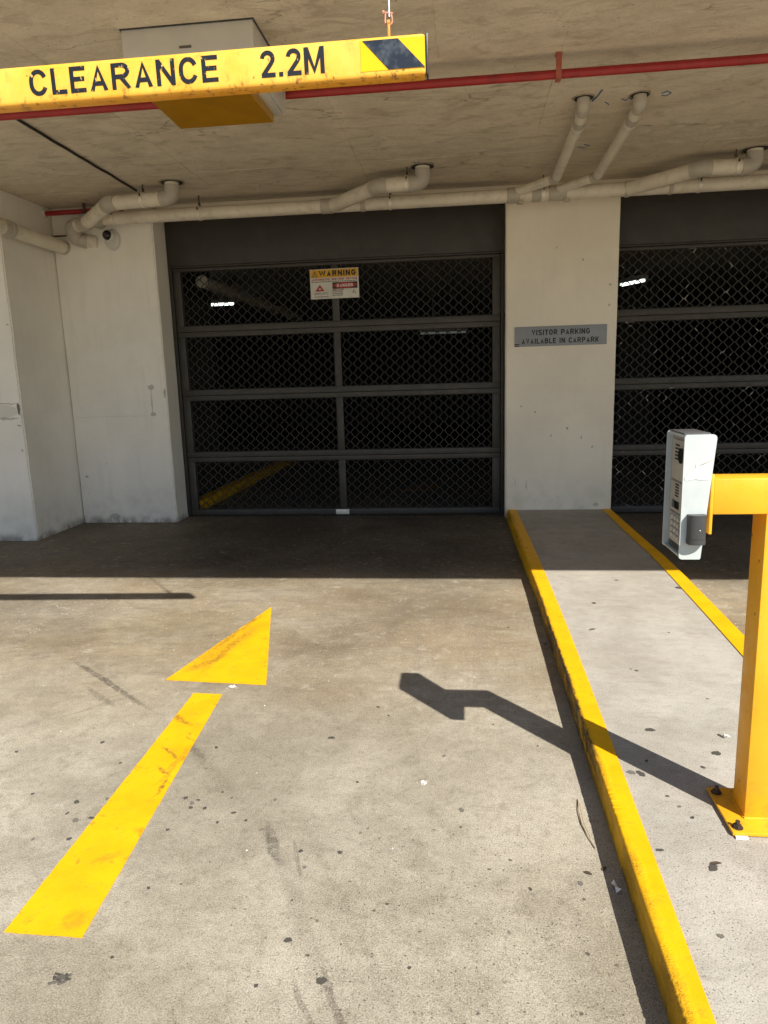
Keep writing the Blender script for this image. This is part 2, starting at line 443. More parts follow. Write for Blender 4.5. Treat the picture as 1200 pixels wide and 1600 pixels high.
def gate_paint(name, worn):
    k = NT(name)
    X, Y, Z = k.xyz()
    c = k.mix(k.rng(k.noise(5, 5, 0.6), 0.3, 0.7), (0.041, 0.037, 0.032), (0.056, 0.05, 0.043))
    c = k.mix(k.rng(k.noise(40, 5, 0.75), 0.58, 0.75, 0, 0.4), c, (0.09, 0.082, 0.07))
    if worn:
        w = k.rng(k.noise(13, 6, 0.72, k.mapped(scale=(0.6, 1, 1.4))), 0.645, 0.67, 0, 0.85)
        c = k.mix(w, c, (0.36, 0.34, 0.31))
    else:
        w = k.rng(k.noise(30, 6, 0.8), 0.735, 0.75, 0, 0.6)
        c = k.mix(w, c, (0.3, 0.29, 0.27))
    return k.fin(c, k.rng(k.noise(18, 4), 0.3, 0.7, 0.45, 0.62), k.bump(k.noise(90, 3), 0.08, 0.003), 0, 0.5)


def plain(name, col, rough=0.5, metal=0.0, emit=0.0, spec=0.5):
    k = NT(name)
    k.fin(k.mix(k.rng(k.noise(14, 4), 0.3, 0.7), tuple(x * 0.92 for x in col), col), rough, None, metal, spec)
    if emit:
        k.put(k.b.inputs['Emission Color'], tuple(col) + (1,))
        k.b.inputs['Emission Strength'].default_value = emit
    return k.m


MAT = {}
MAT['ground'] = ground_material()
MAT['island'] = island_material()
MAT['ceiling'] = ceiling_material()
MAT['arrow'] = yellow_paint('arrow_paint', wear=0.36, holes=0.75, base=(0.2, 0.15, 0.07), shift=(-1.1, 2.6, 0), scuffs=((-1.27, 2.60, -1.02, 2.40, 0.022, 0.8), (-1.10, 2.26, -1.0, 2.16, 0.012, 0.8), (-1.07, 2.14, -0.98, 2.07, 0.012, 0.9), (-1.0, 2.08, -0.98, 1.95, 0.01, 0.9), (-1.05, 2.35, -0.98, 2.3, 0.008, 0.6), (-0.98, 1.80, -0.86, 1.74, 0.02, 0.55),
                                                                                 (-1.25, 3.1, -1.12, 3.75, 0.02, 0.6), (-1.2, 2.86, -1.12, 3.5, 0.03, 0.45), (-1.2, 3.5, -1.11, 3.7, 0.015, 0.7), (-1.28, 2.9, -1.15, 3.1, 0.04, 0.5), (-1.28, 2.84, -1.1, 3.6, 0.10, 0.42), (-1.05, 1.62, -0.95, 1.7, 0.03, 0.4), (-1.0, 1.45, -0.93, 1.42, 0.05, 0.35), (-0.98, 2.3, -1.02, 2.0, 0.02, 0.5)))
MAT['kerb'] = yellow_paint('kerb_paint', (0.80, 0.43, 0.002), wear=0.22, edge=(0.413, 0.424))
MAT['line'] = yellow_paint('line_paint', (0.80, 0.43, 0.002), wear=0.12, holes=0.3, base=(0.42, 0.39, 0.34))
MAT['faded'] = plain('faded_floor_paint', (0.20, 0.095, 0.03), 0.8)
k_ = NT('post_paint')
wv_ = k_.warp(25, 0.02)
c_ = k_.mix(k_.rng(k_.noise(4, 5, 0.6), 0.3, 0.7), (0.76, 0.36, 0.011), (0.86, 0.43, 0.018))
c_ = k_.mix(k_.rng(k_.noise(16, 7, 0.72), 0.54, 0.72, 0, 0.4), c_, (0.45, 0.19, 0.012))
c_ = k_.mix(k_.rng(k_.noise(34, 4, 0.7, k_.mapped(scale=(1, 1, 0.12))), 0.58, 0.72, 0, 0.3), c_, (0.5, 0.22, 0.015))
ch_ = k_.mul(k_.rng(k_.voro(38, wv_), 0.2, 0.12), k_.math('LESS_THAN', k_.xyz(k_.voro(38, wv_, out='Color'))[0], 0.06))
c_ = k_.mix(k_.mul(ch_, 0.85), c_, (0.12, 0.06, 0.02))
zz_ = k_.rng(k_.xyz()[2], 0.16, 0.0)
c_ = k_.mix(k_.mul(zz_, k_.rng(k_.noise(18, 6, 0.7), 0.42, 0.65, 0.0, 0.5)), c_, (0.33, 0.17, 0.03))
MAT['post'] = k_.fin(c_, k_.rng(k_.noise(20, 4), 0.3, 0.7, 0.36, 0.58), k_.bump(k_.noise(55, 4, 0.6), 0.12, 0.004))
MAT['bar'] = bar_paint()
MAT['letters'] = worn_letter()
MAT['wall_l'] = wall_paint('painted_boundary_wall', (0.87, 0.85, 0.80), ((-3.8, 1.10, 0.168, 0.06, 0.5, (0.52, 0.49, 0.44)), (-3.8, 1.162, 0.166, 0.006, 0.6, (0.2, 0.18, 0.16)), (-3.80, 1.04, 0.166, 0.012, 0.5, (0.18, 0.16, 0.14)), (-3.652, 1.12, 0.014, 0.06, 0.9, (0.09, 0.08, 0.07)), (-3.665, 0.98, 0.02, 0.006, 0.8, (0.13, 0.12, 0.1)), (-3.9, 1.9, 0.02, 0.4, 0.4, (0.25, 0.22, 0.19))))
MAT['pier'] = wall_paint('painted_pier', (0.87, 0.845, 0.79), ((-2.835, 1.258, 0.036, 0.026, 0.8, (0.42, 0.40, 0.35)), (-2.838, 1.13, 0.008, 0.13, 0.7, (0.45, 0.43, 0.38)), (-2.835, 1.015, 0.032, 0.02, 0.8, (0.42, 0.40, 0.35)), (-2.71, 1.2, 0.012, 0.05, 0.8, (0.35, 0.32, 0.28)), (-3.2, 1.0, 0.5, 0.004, 0.25, (0.4, 0.38, 0.34)), (-3.3, 0.06, 0.06, 0.03, 0.6, (0.35, 0.33, 0.3))))
MAT['pillar'] = wall_paint('painted_pillar', (0.88, 0.815, 0.70), ((0.62, 0.95, 0.006, 0.01, 0.9, (0.3, 0.2, 0.12)), (0.9, 0.80, 0.006, 0.014, 0.9, (0.3, 0.22, 0.15)), (0.76, 0.74, 0.005, 0.013, 0.9, (0.33, 0.25, 0.18)), (1.02, 0.72, 0.005, 0.012, 0.9, (0.3, 0.24, 0.18)), (0.5, 1.0, 0.008, 0.012, 0.7, (0.4, 0.3, 0.2)), (0.55, 0.3, 0.006, 0.05, 0.6, (0.4, 0.37, 0.33)), (0.45, 0.33, 0.005, 0.04, 0.5, (0.4, 0.37, 0.33)), (1.16, 0.12, 0.03, 0.02, 0.6, (0.35, 0.33, 0.3))), 0.12)
MAT['wall'] = wall_paint('painted_wall', (0.70, 0.66, 0.58))
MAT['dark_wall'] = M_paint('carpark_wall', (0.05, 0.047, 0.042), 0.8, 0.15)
MAT['gate'] = gate_paint('gate_paint', False)
MAT['cover'] = M_paint('cover_paint', (0.036, 0.032, 0.0265), 0.55, 0.12, 4, bump=0.03)
MAT['grille'] = plain('grille_paint', (0.028, 0.0265, 0.024), 0.6, 0, 0, 0.3)
MAT['gate_worn'] = gate_paint('worn_gate_paint', True)
k_ = NT('worn_grille_paint')
w_ = k_.rng(k_.noise(9, 5, 0.7), 0.615, 0.65, 0, 0.8)
MAT['grille_worn'] = k_.fin(k_.mix(w_, (0.038, 0.036, 0.033), (0.42, 0.40, 0.37)), 0.6, None, 0, 0.3)
MAT['pipe'] = M_paint('pvc_pipe', (0.74, 0.685, 0.585), 0.42, 0.08, 5, (0.32, 0.27, 0.2), 0.35, 0.03, 60, dscale=14)
MAT['elbow'] = M_paint('pvc_fitting', (0.48, 0.445, 0.385), 0.42, 0.08, 8, (0.27, 0.23, 0.18), 0.35, 0.03, 60, dscale=16)
MAT['strap'] = M_paint('galvanised_strap', (0.80, 0.77, 0.69), 0.4, 0.15, 30, metal=0.3)
MAT['red'] = M_paint('red_pipe_paint', (0.34, 0.018, 0.020), 0.4, 0.15, 14, (0.10, 0.02, 0.02), 0.4, 0.05, 60, dscale=10)
MAT['red_bracket'] = M_paint('faded_red_bracket', (0.42, 0.11, 0.075), 0.55, 0.2, 30)
MAT['hole'] = plain('dark_hole', (0.02, 0.018, 0.015), 0.9)
MAT['grout'] = M_paint('rough_grout', (0.36, 0.31, 0.24), 0.9, 0.3, 40, bump=0.5)
MAT['cable'] = plain('black_cable', (0.02, 0.018, 0.017), 0.6)
MAT['white_metal'] = M_paint('white_enamel', (0.64, 0.63, 0.60), 0.35, 0.05, 4, (0.45, 0.42, 0.36), 0.3, 0.03)
MAT['amber'] = plain('amber_acrylic', (0.42, 0.215, 0.012), 0.22)
MAT['sign_white'] = M_paint('sign_white', (0.66, 0.64, 0.58), 0.45, 0.08, 20, (0.4, 0.36, 0.3), 0.4, 0.02)
MAT['sign_yellow'] = plain('sign_yellow', (0.70, 0.37, 0.01), 0.45)
MAT['sign_red'] = plain('sign_red', (0.42, 0.022, 0.02), 0.45)
MAT['sign_black'] = plain('sign_black', (0.014, 0.013, 0.013), 0.5)
MAT['sign_small'] = plain('sign_small_print', (0.12, 0.11, 0.10), 0.5)
MAT['sign_grey'] = M_paint('sign_grey', (0.27, 0.29, 0.315), 0.4, 0.05, 6, bump=0.02)
MAT['panel_yellow'] = plain('reflective_yellow', (0.85, 0.52, 0.0), 0.35)
k_ = NT('reflective_black')
MAT['panel_black'] = k_.fin(k_.mix(k_.rng(k_.noise(16, 4, 0.6), 0.42, 0.62), (0.018, 0.024, 0.036), (0.075, 0.085, 0.10)), 0.3)
MAT['pink'] = M_paint('rusty_pink_shackle', (0.48, 0.24, 0.17), 0.55, 0.25, 40)
MAT['rust_orange'] = M_paint('orange_strap', (0.62, 0.27, 0.045), 0.5, 0.2, 30)
MAT['galv'] = M_paint('galvanised_rod', (0.55, 0.55, 0.54), 0.35, 0.1, 20, metal=0.7)
MAT['darksteel'] = M_paint('oxidised_bolt', (0.09, 0.065, 0.05), 0.6, 0.3, 60, metal=0.5)
k_ = NT('intercom_housing_paint')
c_ = k_.mix(k_.rng(k_.noise(9, 4), 0.3, 0.7), (0.45, 0.50, 0.505), (0.53, 0.575, 0.58))
c_ = k_.mix(k_.rng(k_.noise(14, 5, 0.6, k_.mapped(scale=(1, 1, 0.3))), 0.56, 0.68, 0, 0.5), c_, (0.60, 0.64, 0.65))
MAT['housing'] = k_.fin(c_, 0.35)
MAT['sticker'] = M_paint('torn_white_sticker', (0.74, 0.73, 0.70), 0.5, 0.1, 60)
MAT['face'] = M_paint('intercom_face', (0.42, 0.39, 0.34), 0.45, 0.06, 20)
MAT['face_dark'] = M_paint('intercom_face_frame', (0.30, 0.275, 0.24), 0.5, 0.06, 20)
MAT['key'] = plain('steel_key', (0.62, 0.60, 0.56), 0.3, 0.4)
MAT['charcoal'] = M_paint('charcoal_plastic', (0.045, 0.047, 0.05), 0.4, 0.08, 20)
MAT['solar'] = plain('dark_grey_sheet', (0.10, 0.10, 0.105), 0.3)
MAT['display'] = plain('display_window', (0.02, 0.018, 0.01), 0.15)
MAT['dome'] = plain('smoked_dome', (0.012, 0.012, 0.012), 0.08)
MAT['gum'] = M_paint('trodden_gum', (0.07, 0.063, 0.055), 0.8, 0.6, 90, (0.2, 0.18, 0.15), 0.6, 0.2, 200, dscale=160)
MAT['gum_grey'] = plain('grey_gum', (0.15, 0.138, 0.12), 0.8)
MAT['dropping'] = plain('white_dropping', (0.72, 0.70, 0.66), 0.8)
MAT['paper'] = plain('paper_white', (0.75, 0.73, 0.70), 0.8)
MAT['straw'] = plain('dry_straw', (0.42, 0.34, 0.21), 0.8)
MAT['leaf'] = plain('dry_brown_leaf', (0.07, 0.05, 0.03), 0.8)
MAT['blue'] = plain('blue_marker', (0.06, 0.16, 0.36), 0.7)
MAT['tube'] = plain('lit_tube', (0.92, 1.0, 0.94), 0.4, 0, 1.6)
MAT['dim_tube'] = plain('far_lit_tube', (0.9, 1.0, 0.94), 0.4, 0, 0.035)
MAT['facade'] = M_paint('facade_render', (0.45, 0.42, 0.37), 0.8, 0.1)

# ------------------------------------------------------------------ mesh helpers
class MB:
    def __init__(self):
        self.v, self.f = [], []

    def add(self, vs, fs):
        o = len(self.v)
        self.v += [tuple(p) for p in vs]
        self.f += [tuple(i + o for i in q) for q in fs]
        return self

    def box(self, x0, x1, y0, y1, z0, z1, bev=0.0, seg=2):
        if bev:
            bm = bmesh.new()
            bmesh.ops.create_cube(bm, size=1)
            for v in bm.verts:
                v.co = Vector(((x0 + x1) / 2 + v.co.x * (x1 - x0), (y0 + y1) / 2 + v.co.y * (y1 - y0), (z0 + z1) / 2 + v.co.z * (z1 - z0)))
            bmesh.ops.bevel(bm, geom=list(bm.edges), offset=bev, segments=seg, profile=0.5, affect='EDGES')
            bm.verts.index_update()
            self.add([v.co[:] for v in bm.verts], [[v.index for v in f.verts] for f in bm.faces])
            bm.free()
            return self
        vs = [(x, y, z) for z in (z0, z1) for y in (y0, y1) for x in (x0, x1)]
        return self.add(vs, [(0, 2, 3, 1), (4, 5, 7, 6), (0, 1, 5, 4), (2, 6, 7, 3), (0, 4, 6, 2), (1, 3, 7, 5)])

    def prism(self, pts, axis, a, b):
        """polygon extruded along an axis; pts are the other two coordinates in order"""
        def mk(p, t):
            if axis == 'x': return (t, p[0], p[1])
            if axis == 'y': return (p[0], t, p[1])
            return (p[0], p[1], t)
        n = len(pts)
        area = sum(pts[i][0] * pts[(i + 1) % n][1] - pts[(i + 1) % n][0] * pts[i][1] for i in range(n))
        flip = (area < 0) ^ (axis == 'y') ^ (b < a)
        vs = [mk(p, a) for p in pts] + [mk(p, b) for p in pts]
        fs = [tuple(range(n - 1, -1, -1)), tuple(range(n, 2 * n))] + [(i, (i + 1) % n, n + (i + 1) % n, n + i) for i in range(n)]
        if flip:
            fs = [tuple(reversed(q)) for q in fs]
        return self.add(vs, fs)

    def tube(self, path, r, n=16, cap=True, hollow=False):
        path = [Vector(p) for p in path]
        rs = r if isinstance(r, (list, tuple)) else [r] * len(path)
        rings = []
        t0 = (path[1] - path[0]).normalized()
        ref = Vector((0, 0, 1)) if abs(t0.z) < 0.9 else Vector((1, 0, 0))
        u = t0.cross(ref).normalized()
        for i, p in enumerate(path):
            if i == 0: t = t0
            elif i == len(path) - 1: t = (path[-1] - path[-2]).normalized()
            else: t = ((path[i] - path[i - 1]).normalized() + (path[i + 1] - path[i]).normalized()).normalized()
            u = (u - t * u.dot(t)).normalized()
            w = t.cross(u)
            rings.append([p + (u * math.cos(2 * PI * j / n) + w * math.sin(2 * PI * j / n)) * rs[i] for j in range(n)])
        vs = [q for g in rings for q in g]
        fs = []
        for i in range(len(rings) - 1):
            for j in range(n):
                a, b = i * n + j, i * n + (j + 1) % n
                fs.append((a, b, b + n, a + n))
        if cap:
            fs.append(tuple(range(n - 1, -1, -1)))
            m = (len(rings) - 1) * n
            fs.append(tuple(range(m, m + n)))
        return self.add(vs, fs)

    def disc(self, c, r, h, n=16, irr=0.0, seed=0, sx=1.0):
        q = random.Random(seed)
        ph = [q.uniform(0, 6.28) for _ in range(4)]
        pts = []
        for i in range(n):
            a = 2 * PI * i / n
            rr = r * (1 + irr * (0.5 * math.sin(2 * a + ph[0]) + 0.3 * math.sin(3 * a + ph[1]) + 0.3 * math.sin(5 * a + ph[2]) + 0.3 * math.sin(7 * a + ph[3])))
            pts.append((c[0] + rr * math.cos(a) * sx, c[1] + rr * math.sin(a)))
        return self.prism(pts, 'z', c[2], c[2] + h)


OFF = {}


def obj(name, mb, mat, parent=None, kind=None, smooth=True, angle=35):
    me = bpy.data.meshes.new(name)
    off = OFF.get(parent.name, Vector()) if parent else Vector()
    if isinstance(mb, MB):
        me.from_pydata(mb.v, [], mb.f)
        me.update()
    else:
        me = mb
        me.name = name
    if off.length:
        me.transform(Matrix.Translation(-off))
    if mat is not None:
        me.materials.clear()
        me.materials.append(mat)
    if smooth:
        me.shade_smooth()
        me.set_sharp_from_angle(angle=R(angle))
    o = bpy.data.objects.new(name, me)
    COL.objects.link(o)
    if parent:
        o.parent = parent
        OFF[o.name] = off.copy()
    if kind:
        o['kind'] = kind
    return o


def tag(o, label, cat, group=None):
    o['label'] = label
    o['category'] = cat
    if group:
        o['group'] = group
    o['kind'] = 'thing'
    return o


def thing(name, label, cat, loc=(0, 0, 0), group=None, keep=False):
    o = bpy.data.objects.new(name, None)
    COL.objects.link(o)
    o.empty_display_size = 0.1
    o.location = loc
    tag(o, label, cat, group)
    OFF[o.name] = Vector() if keep else Vector(loc)   # keep: parts are given in the thing's own coordinates
    return o


def struct(name, mb, mat, parent=None, **kw):
    return obj(name, mb, mat, parent, kind='structure', **kw)


def link(name, me, parent, loc=(0, 0, 0), rot=(0, 0, 0), scale=(1, 1, 1)):
    o = bpy.data.objects.new(name, me)
    COL.objects.link(o)
    o.parent = parent
    o.location = loc
    o.rotation_euler = rot
    o.scale = scale
    return o


def _arc(cx, cy, rx, ry, a0, a1, n=14):
    return [(cx + rx * math.cos(R(a0 + (a1 - a0) * i / n)), cy + ry * math.sin(R(a0 + (a1 - a0) * i / n))) for i in range(n + 1)]


def glyph(ch, w, t):
    """strokes (centre lines) of a plain sans capital, 1 high and w wide, pen width t"""
    h = t / 2
    a, b, lo, hi, m = h, w - h, h, 1 - h, 0.5
    rr = min(0.26, (b - a) * 0.5)
    if ch == 'A': return [[(h * 1.1, 0), (w / 2, 1 - h * .6), (w - h * 1.1, 0)], [(w * 0.20, 0.29), (w * 0.80, 0.29)]]
    if ch == 'B': return [[(a, 0), (a, 1)], [(a, hi)] + _arc(b - 0.24, (hi + m + .02) / 2, 0.22, (hi - m - .02) / 2, 90, -90) + [(a, m + .02)], [(a, m + .02)] + _arc(b - 0.22, (m + .02 + lo) / 2, 0.22, (m + .02 - lo) / 2, 90, -90) + [(a, lo)]]
    if ch == 'C': return [_arc(w / 2, 0.56, (b - a) / 2, hi - 0.56, 22, 180, 12) + _arc(w / 2, 0.44, (b - a) / 2, 0.44 - lo, 180, 338, 12)]
    if ch == 'D': return [[(a, 0), (a, 1)], [(a, hi), (w * .4, hi)] + _arc(w * .45, 0.5, b - w * .45, hi - .5, 90, -90, 18) + [(w * .4, lo), (a, lo)]]
    if ch == 'E': return [[(a, 0), (a, 1)], [(a, hi), (w, hi)], [(a, 0.52), (w * .93, 0.52)], [(a, lo), (w, lo)]]
    if ch == 'F': return [[(a, 0), (a, 1)], [(a, hi), (w, hi)], [(a, 0.52), (w * .9, 0.52)]]
    if ch == 'G': return [_arc(w / 2, 0.56, (b - a) / 2, hi - 0.56, 25, 180, 12) + _arc(w / 2, 0.44, (b - a) / 2, 0.44 - lo, 180, 350, 12) + [(b, 0.46)], [(w * .55, 0.46), (w, 0.46)]]
    if ch == 'I': return [[(w / 2, 0), (w / 2, 1)]]
    if ch == 'K': return [[(a, 0), (a, 1)], [(b, 1), (a + h, 0.36)], [(w * .40, 0.56), (b, 0)]]
    if ch == 'L': return [[(a, 0), (a, 1)], [(a, lo), (w, lo)]]
    if ch == 'M': return [[(a, 0), (a, 1)], [(b, 0), (b, 1)], [(a + h * .2, 0.98), (w / 2, h * .9), (b - h * .2, 0.98)]]
    if ch == 'N': return [[(a, 0), (a, 1)], [(b, 0), (b, 1)], [(a, 0.97), (b, 0.03)]]
    if ch == 'O': return [_arc(w / 2, 0.54, (b - a) / 2, hi - 0.54, 0, 180, 12) + _arc(w / 2, 0.46, (b - a) / 2, 0.46 - lo, 180, 360, 12) + [(b, 0.54)]]
    if ch == 'P': return [[(a, 0), (a, 1)], [(a, hi), (w * .5, hi)] + _arc(w * .52, (hi + .46) / 2, b - w * .52, (hi - .46) / 2, 90, -90) + [(w * .5, .46), (a, .46)]]
    if ch == 'R': return [[(a, 0), (a, 1)], [(a, hi), (w * .5, hi)] + _arc(w * .52, (hi + .48) / 2, b - w * .52, (hi - .48) / 2, 90, -90) + [(w * .5, .48), (a, .48)], [(w * .5, .47), (b + h * .3, 0)]]
    if ch == 'S': return [_arc(w / 2, 0.74, (b - a) / 2, hi - 0.74, 20, 180, 12) + [(a + .02, .68), (w * .35, .56), (w * .65, .46), (b - .02, .34)] + _arc(w / 2, 0.26, (b - a) / 2, 0.26 - lo, 0, -165, 14)]
    if ch == 'T': return [[(w / 2, 0), (w / 2, 1)], [(0, hi), (w, hi)]]
    if ch == 'U': return [[(a, 1)] + _arc(w / 2, 0.36, (b - a) / 2, 0.36 - lo, 180, 360, 14) + [(b, 1)]]
    if ch == 'V': return [[(h * 1.1, 1), (w / 2, h * .6), (w - h * 1.1, 1)]]
    if ch == 'W': return [[(h, 1), (w * .27, h * .6), (w / 2, 0.95), (w * .73, h * .6), (w - h, 1)]]
    if ch == '2': return [_arc(w / 2, 0.70, (b - a) / 2, hi - 0.70, 175, 0, 14) + [(b - .01, 0.62), (b - .07, 0.52), (a + .02, lo + .02)], [(a - h * .6, lo), (w, lo)]]
    if ch == '.': return [[(w / 2, 0), (w / 2, t)]]
    return []


GW = {'I': 0.22, '.': 0.2, 'M': 0.82, 'W': 1.0, ' ': 0.3, 'E': 0.56, 'L': 0.54, 'T': 0.6, '2': 0.6}


def text_mesh(s, x0, x1, z0, z1, y, bold=0.0, depth=0.0008, sp=1.0, t=0.155, gap=0.13, space=0.36, only=None):
    """flat sans lettering on a plane that faces -Y, fitted to the box x0..x1, z0..z1"""
    m = MB()
    cur = 0.0
    rec = []
    t = t + bold
    for ch in s:
        w = space if ch == ' ' else GW.get(ch, 0.66)
        if ch != ' ':
            rec.append((ch, cur, w))
        cur += w + gap
    total = rec[-1][1] + rec[-1][2]
    sx, sz = (x1 - x0) / total, (z1 - z0)
    k = 0
    for gi, (ch, ox, w) in enumerate(rec):
        if only is not None and gi != only:
            continue
        # the pen is as wide across as it is high whatever the fit: correct the horizontal squeeze
        for st in glyph(ch, w, t):
            k += 1
            P = [(x0 + (ox + px) * sx, z0 + pz * sz) for px, pz in st]
            pen = t / 2 * sz * (0.5 + 0.5 * min(1.6, sx / sz))
            n = len(P)
            L, Rr = [], []
            for i in range(n):
                a = P[max(0, i - 1)]; c = P[min(n - 1, i + 1)]; b = P[i]
                def nrm(p, q):
                    dx, dz = q[0] - p[0], q[1] - p[1]
                    l = math.hypot(dx, dz) or 1e-9
                    return -dz / l, dx / l
                if i == 0: nx_, nz_ = nrm(b, c); f = 1
                elif i == n - 1: nx_, nz_ = nrm(a, b); f = 1
                else:
                    n1, n2 = nrm(a, b), nrm(b, c)
                    nx_, nz_ = n1[0] + n2[0], n1[1] + n2[1]
                    l = math.hypot(nx_, nz_) or 1e-9
                    nx_, nz_ = nx_ / l, nz_ / l
                    f = min(2.2, 1 / max(0.3, nx_ * n1[0] + nz_ * n1[1]))
                cl = lambda v: min(max(v, z0), z1)
                L.append((b[0] + nx_ * pen * f, cl(b[1] + nz_ * pen * f)))
                Rr.append((b[0] - nx_ * pen * f, cl(b[1] - nz_ * pen * f)))
            yy = y - 0.00006 * (k % 4)
            vs = [(u, yy - depth, v) for u, v in L] + [(u, yy - depth, v) for u, v in Rr] + [(u, yy, v) for u, v in L] + [(u, yy, v) for u, v in Rr]
            fs = []
            for i in range(n - 1):
                fs += [(i, n + i, n + i + 1, i + 1), (i, i + 1, 2 * n + i + 1, 2 * n + i), (n + i + 1, n + i, 3 * n + i, 3 * n + i + 1)]
            fs += [(0, 2 * n, 3 * n, n), (n - 1, 2 * n - 1, 4 * n - 1, 3 * n - 1)]
            m.add(vs, fs)
    return m


def arc(p0, p1, p2, r, n=6):
    """rounded corner p0-p1-p2 with radius r: list of points"""
    p0, p1, p2 = Vector(p0), Vector(p1), Vector(p2)
    a = (p0 - p1).normalized()
    b = (p2 - p1).normalized()
    ang = a.angle(b)
    d = r / math.tan(ang / 2)
    s, e = p1 + a * d, p1 + b * d
    out = []
    for i in range(n + 1):
        t = i / n
        out.append(s * (1 - t) ** 2 + p1 * (2 * t * (1 - t)) + e * t ** 2)
    return out


# ------------------------------------------------------------------ setting
ZC = 2.83        # soffit
ZI = 0.075       # island
GY = 6.57        # gate face
g = MB()
nx, ny = 60, 60
for j in range(ny + 1):
    for i in range(nx + 1):
        g.v.append((-120 + 240 * i / nx, -120 + 240 * j / ny, 0.0))
for j in range(ny):
    for i in range(nx):
        a = j * (nx + 1) + i
        g.f.append((a, a + 1, a + nx + 2, a + nx + 1))
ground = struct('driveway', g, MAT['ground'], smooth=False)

# --- island: slab, kerb and edge line
rightR = [(1.287, 6.40), (1.292, 5.7), (1.300, 5.1), (1.308, 4.74), (1.300, 4.2), (1.284, 3.63), (1.264, 3.0), (1.236, 2.4), (1.19, 1.8), (1.13, 0.6), (1.0, -2.0), (0.9, -4.0)]
rightL = [(1.217, 6.40), (1.218, 5.7), (1.224, 5.1), (1.229, 4.74), (1.218, 4.2), (1.201, 3.63), (1.179, 3.0), (1.151, 2.4), (1.107, 1.8), (1.047, 0.6), (0.917, -2.0), (0.817, -4.0)]
sl = MB()
poly = [(0.462, -4.0)] + [(p[0], p[1]) for p in reversed(rightR)] + [(0.462, 6.40)]
sl.prism(poly, 'z', -0.05, ZI)
island = struct('traffic_island', sl, MAT['island'], smooth=False)


def kerb_mesh():
    m = MB()
    N = 3600
    prof_n = 16
    for i in range(N + 1):
        y = -4.0 + 10.42 * i / N
        n1 = noise.noise((y * 1.1, 3.1, 0)) * 0.004
        n2 = 0.5 * noise.noise((y * 9, 1.7, 0))
        chip2 = noise.noise((y * 130, 5.5, 0)) + 0.8 * noise.noise((y * 310, 1.5, 0))
        chip = max(0, noise.noise((y * 2.3, 8.2, 0)) + 0.1) * max(0, 0.25 + noise.noise((y * 60, 0.3, 0)) + 0.9 * noise.noise((y * 170, 2.3, 0)))
        far = max(0, min(1, (y - 4.0) / 2.0))
        xb = 0.405 + n1 - 0.030 * far
        xe = 0.413 + n1 + n2 * 0.0015 + chip * 0.0045 + chip2 * 0.0005 - 0.022 * far
        ze = ZI + 0.004 - chip * 0.0035 + chip2 * 0.0004
        xr = 0.466 + (0.026 * math.sin((y - 1.2) / 5.0 * PI) if 1.2 < y < 6.2 else 0)
        row = [(xb - 0.002, -0.03), (xb, 0.0), (xb + 0.002 + n2 * .0015, 0.02), (xb + 0.004 - chip2 * .001, 0.042)]
        row += [(xe - 0.0045 + chip * .002, ze - 0.012 + chip2 * 0.001), (xe - 0.002, ze - 0.004), (xe, ze - 0.0012), (xe + 0.003, ze)]
        for t in (0.15, 0.3, 0.45, 0.6, 0.75, 0.9):
            x = xe + 0.008 + (xr - xe - 0.008) * t
            row.append((x, ZI + 0.004 + noise.noise((x * 60, y * 25, 2)) * 0.0008 + (ze - ZI - .004) * max(0, 0.3 - t)))
        row += [(xr, ZI + 0.004), (xr + 0.0005, ZI - 0.01)]
        assert len(row) == prof_n
        m.v += [(x, y, z) for x, z in row]
    for i in range(N):
        for j in range(prof_n - 1):
            a = i * prof_n + j
            m.f.append((a, a + prof_n, a + prof_n + 1, a + 1))
    m.f = [tuple(reversed(q)) for q in m.f]
    m.f.append(tuple(range(prof_n)))
    m.f.append(tuple(reversed(range(N * prof_n, (N + 1) * prof_n))))
    return m


struct('kerb', kerb_mesh(), MAT['kerb'], angle=50)
ln = MB()
L2, R2 = [], []
for (a, b) in zip(rightL, rightR):
    L2.append(a); R2.append(b)
n = len(L2)
vs = [(p[0], p[1], ZI + 0.004) for p in L2] + [(p[0] + 0.002, p[1], ZI + 0.004) for p in R2] + [(p[0] + 0.004, p[1], 0.02) for p in R2]
fs = [(i, i + 1, n + i + 1, n + i) for i in range(n - 1)] + [(n + i, n + i + 1, 2 * n + i + 1, 2 * n + i) for i in range(n - 1)]
ln.add(vs, fs)
struct('edge_line', ln, MAT['line'], smooth=False)

# --- painted arrow
ar = thing('painted_arrow', 'worn yellow arrow painted on the driveway pointing to the roller gate', 'road marking', (-1.1, 2.6, 0))


def ragged(poly, z0, z1, step=0.02, amp=0.0025, seed=0):
    out = []
    n = len(poly)
    for i in range(n):
        a, b = Vector(poly[i]), Vector(poly[(i + 1) % n])
        m = max(1, int((b - a).length / step))
        nrm = Vector(((b - a).y, -(b - a).x)).normalized()
        for j in range(m):
            p = a.lerp(b, j / m)
            q = noise.noise((p.x * 40, p.y * 40, seed)) * amp if j else 0
            out.append((p.x + nrm.x * q, p.y + nrm.y * q))
    return MB().prism(out, 'z', z0, z1)


obj('arrow_head', ragged([(-1.118, 3.842), (-1.324, 2.829), (-0.858, 2.798)], 0.001, 0.004, seed=1), MAT['arrow'], ar, smooth=False)
obj('arrow_shaft', ragged([(-1.146, 2.702), (-1.117, 1.386), (-0.916, 1.383), (-1.020, 2.696)], 0.001, 0.004, seed=2), MAT['arrow'], ar, smooth=False)

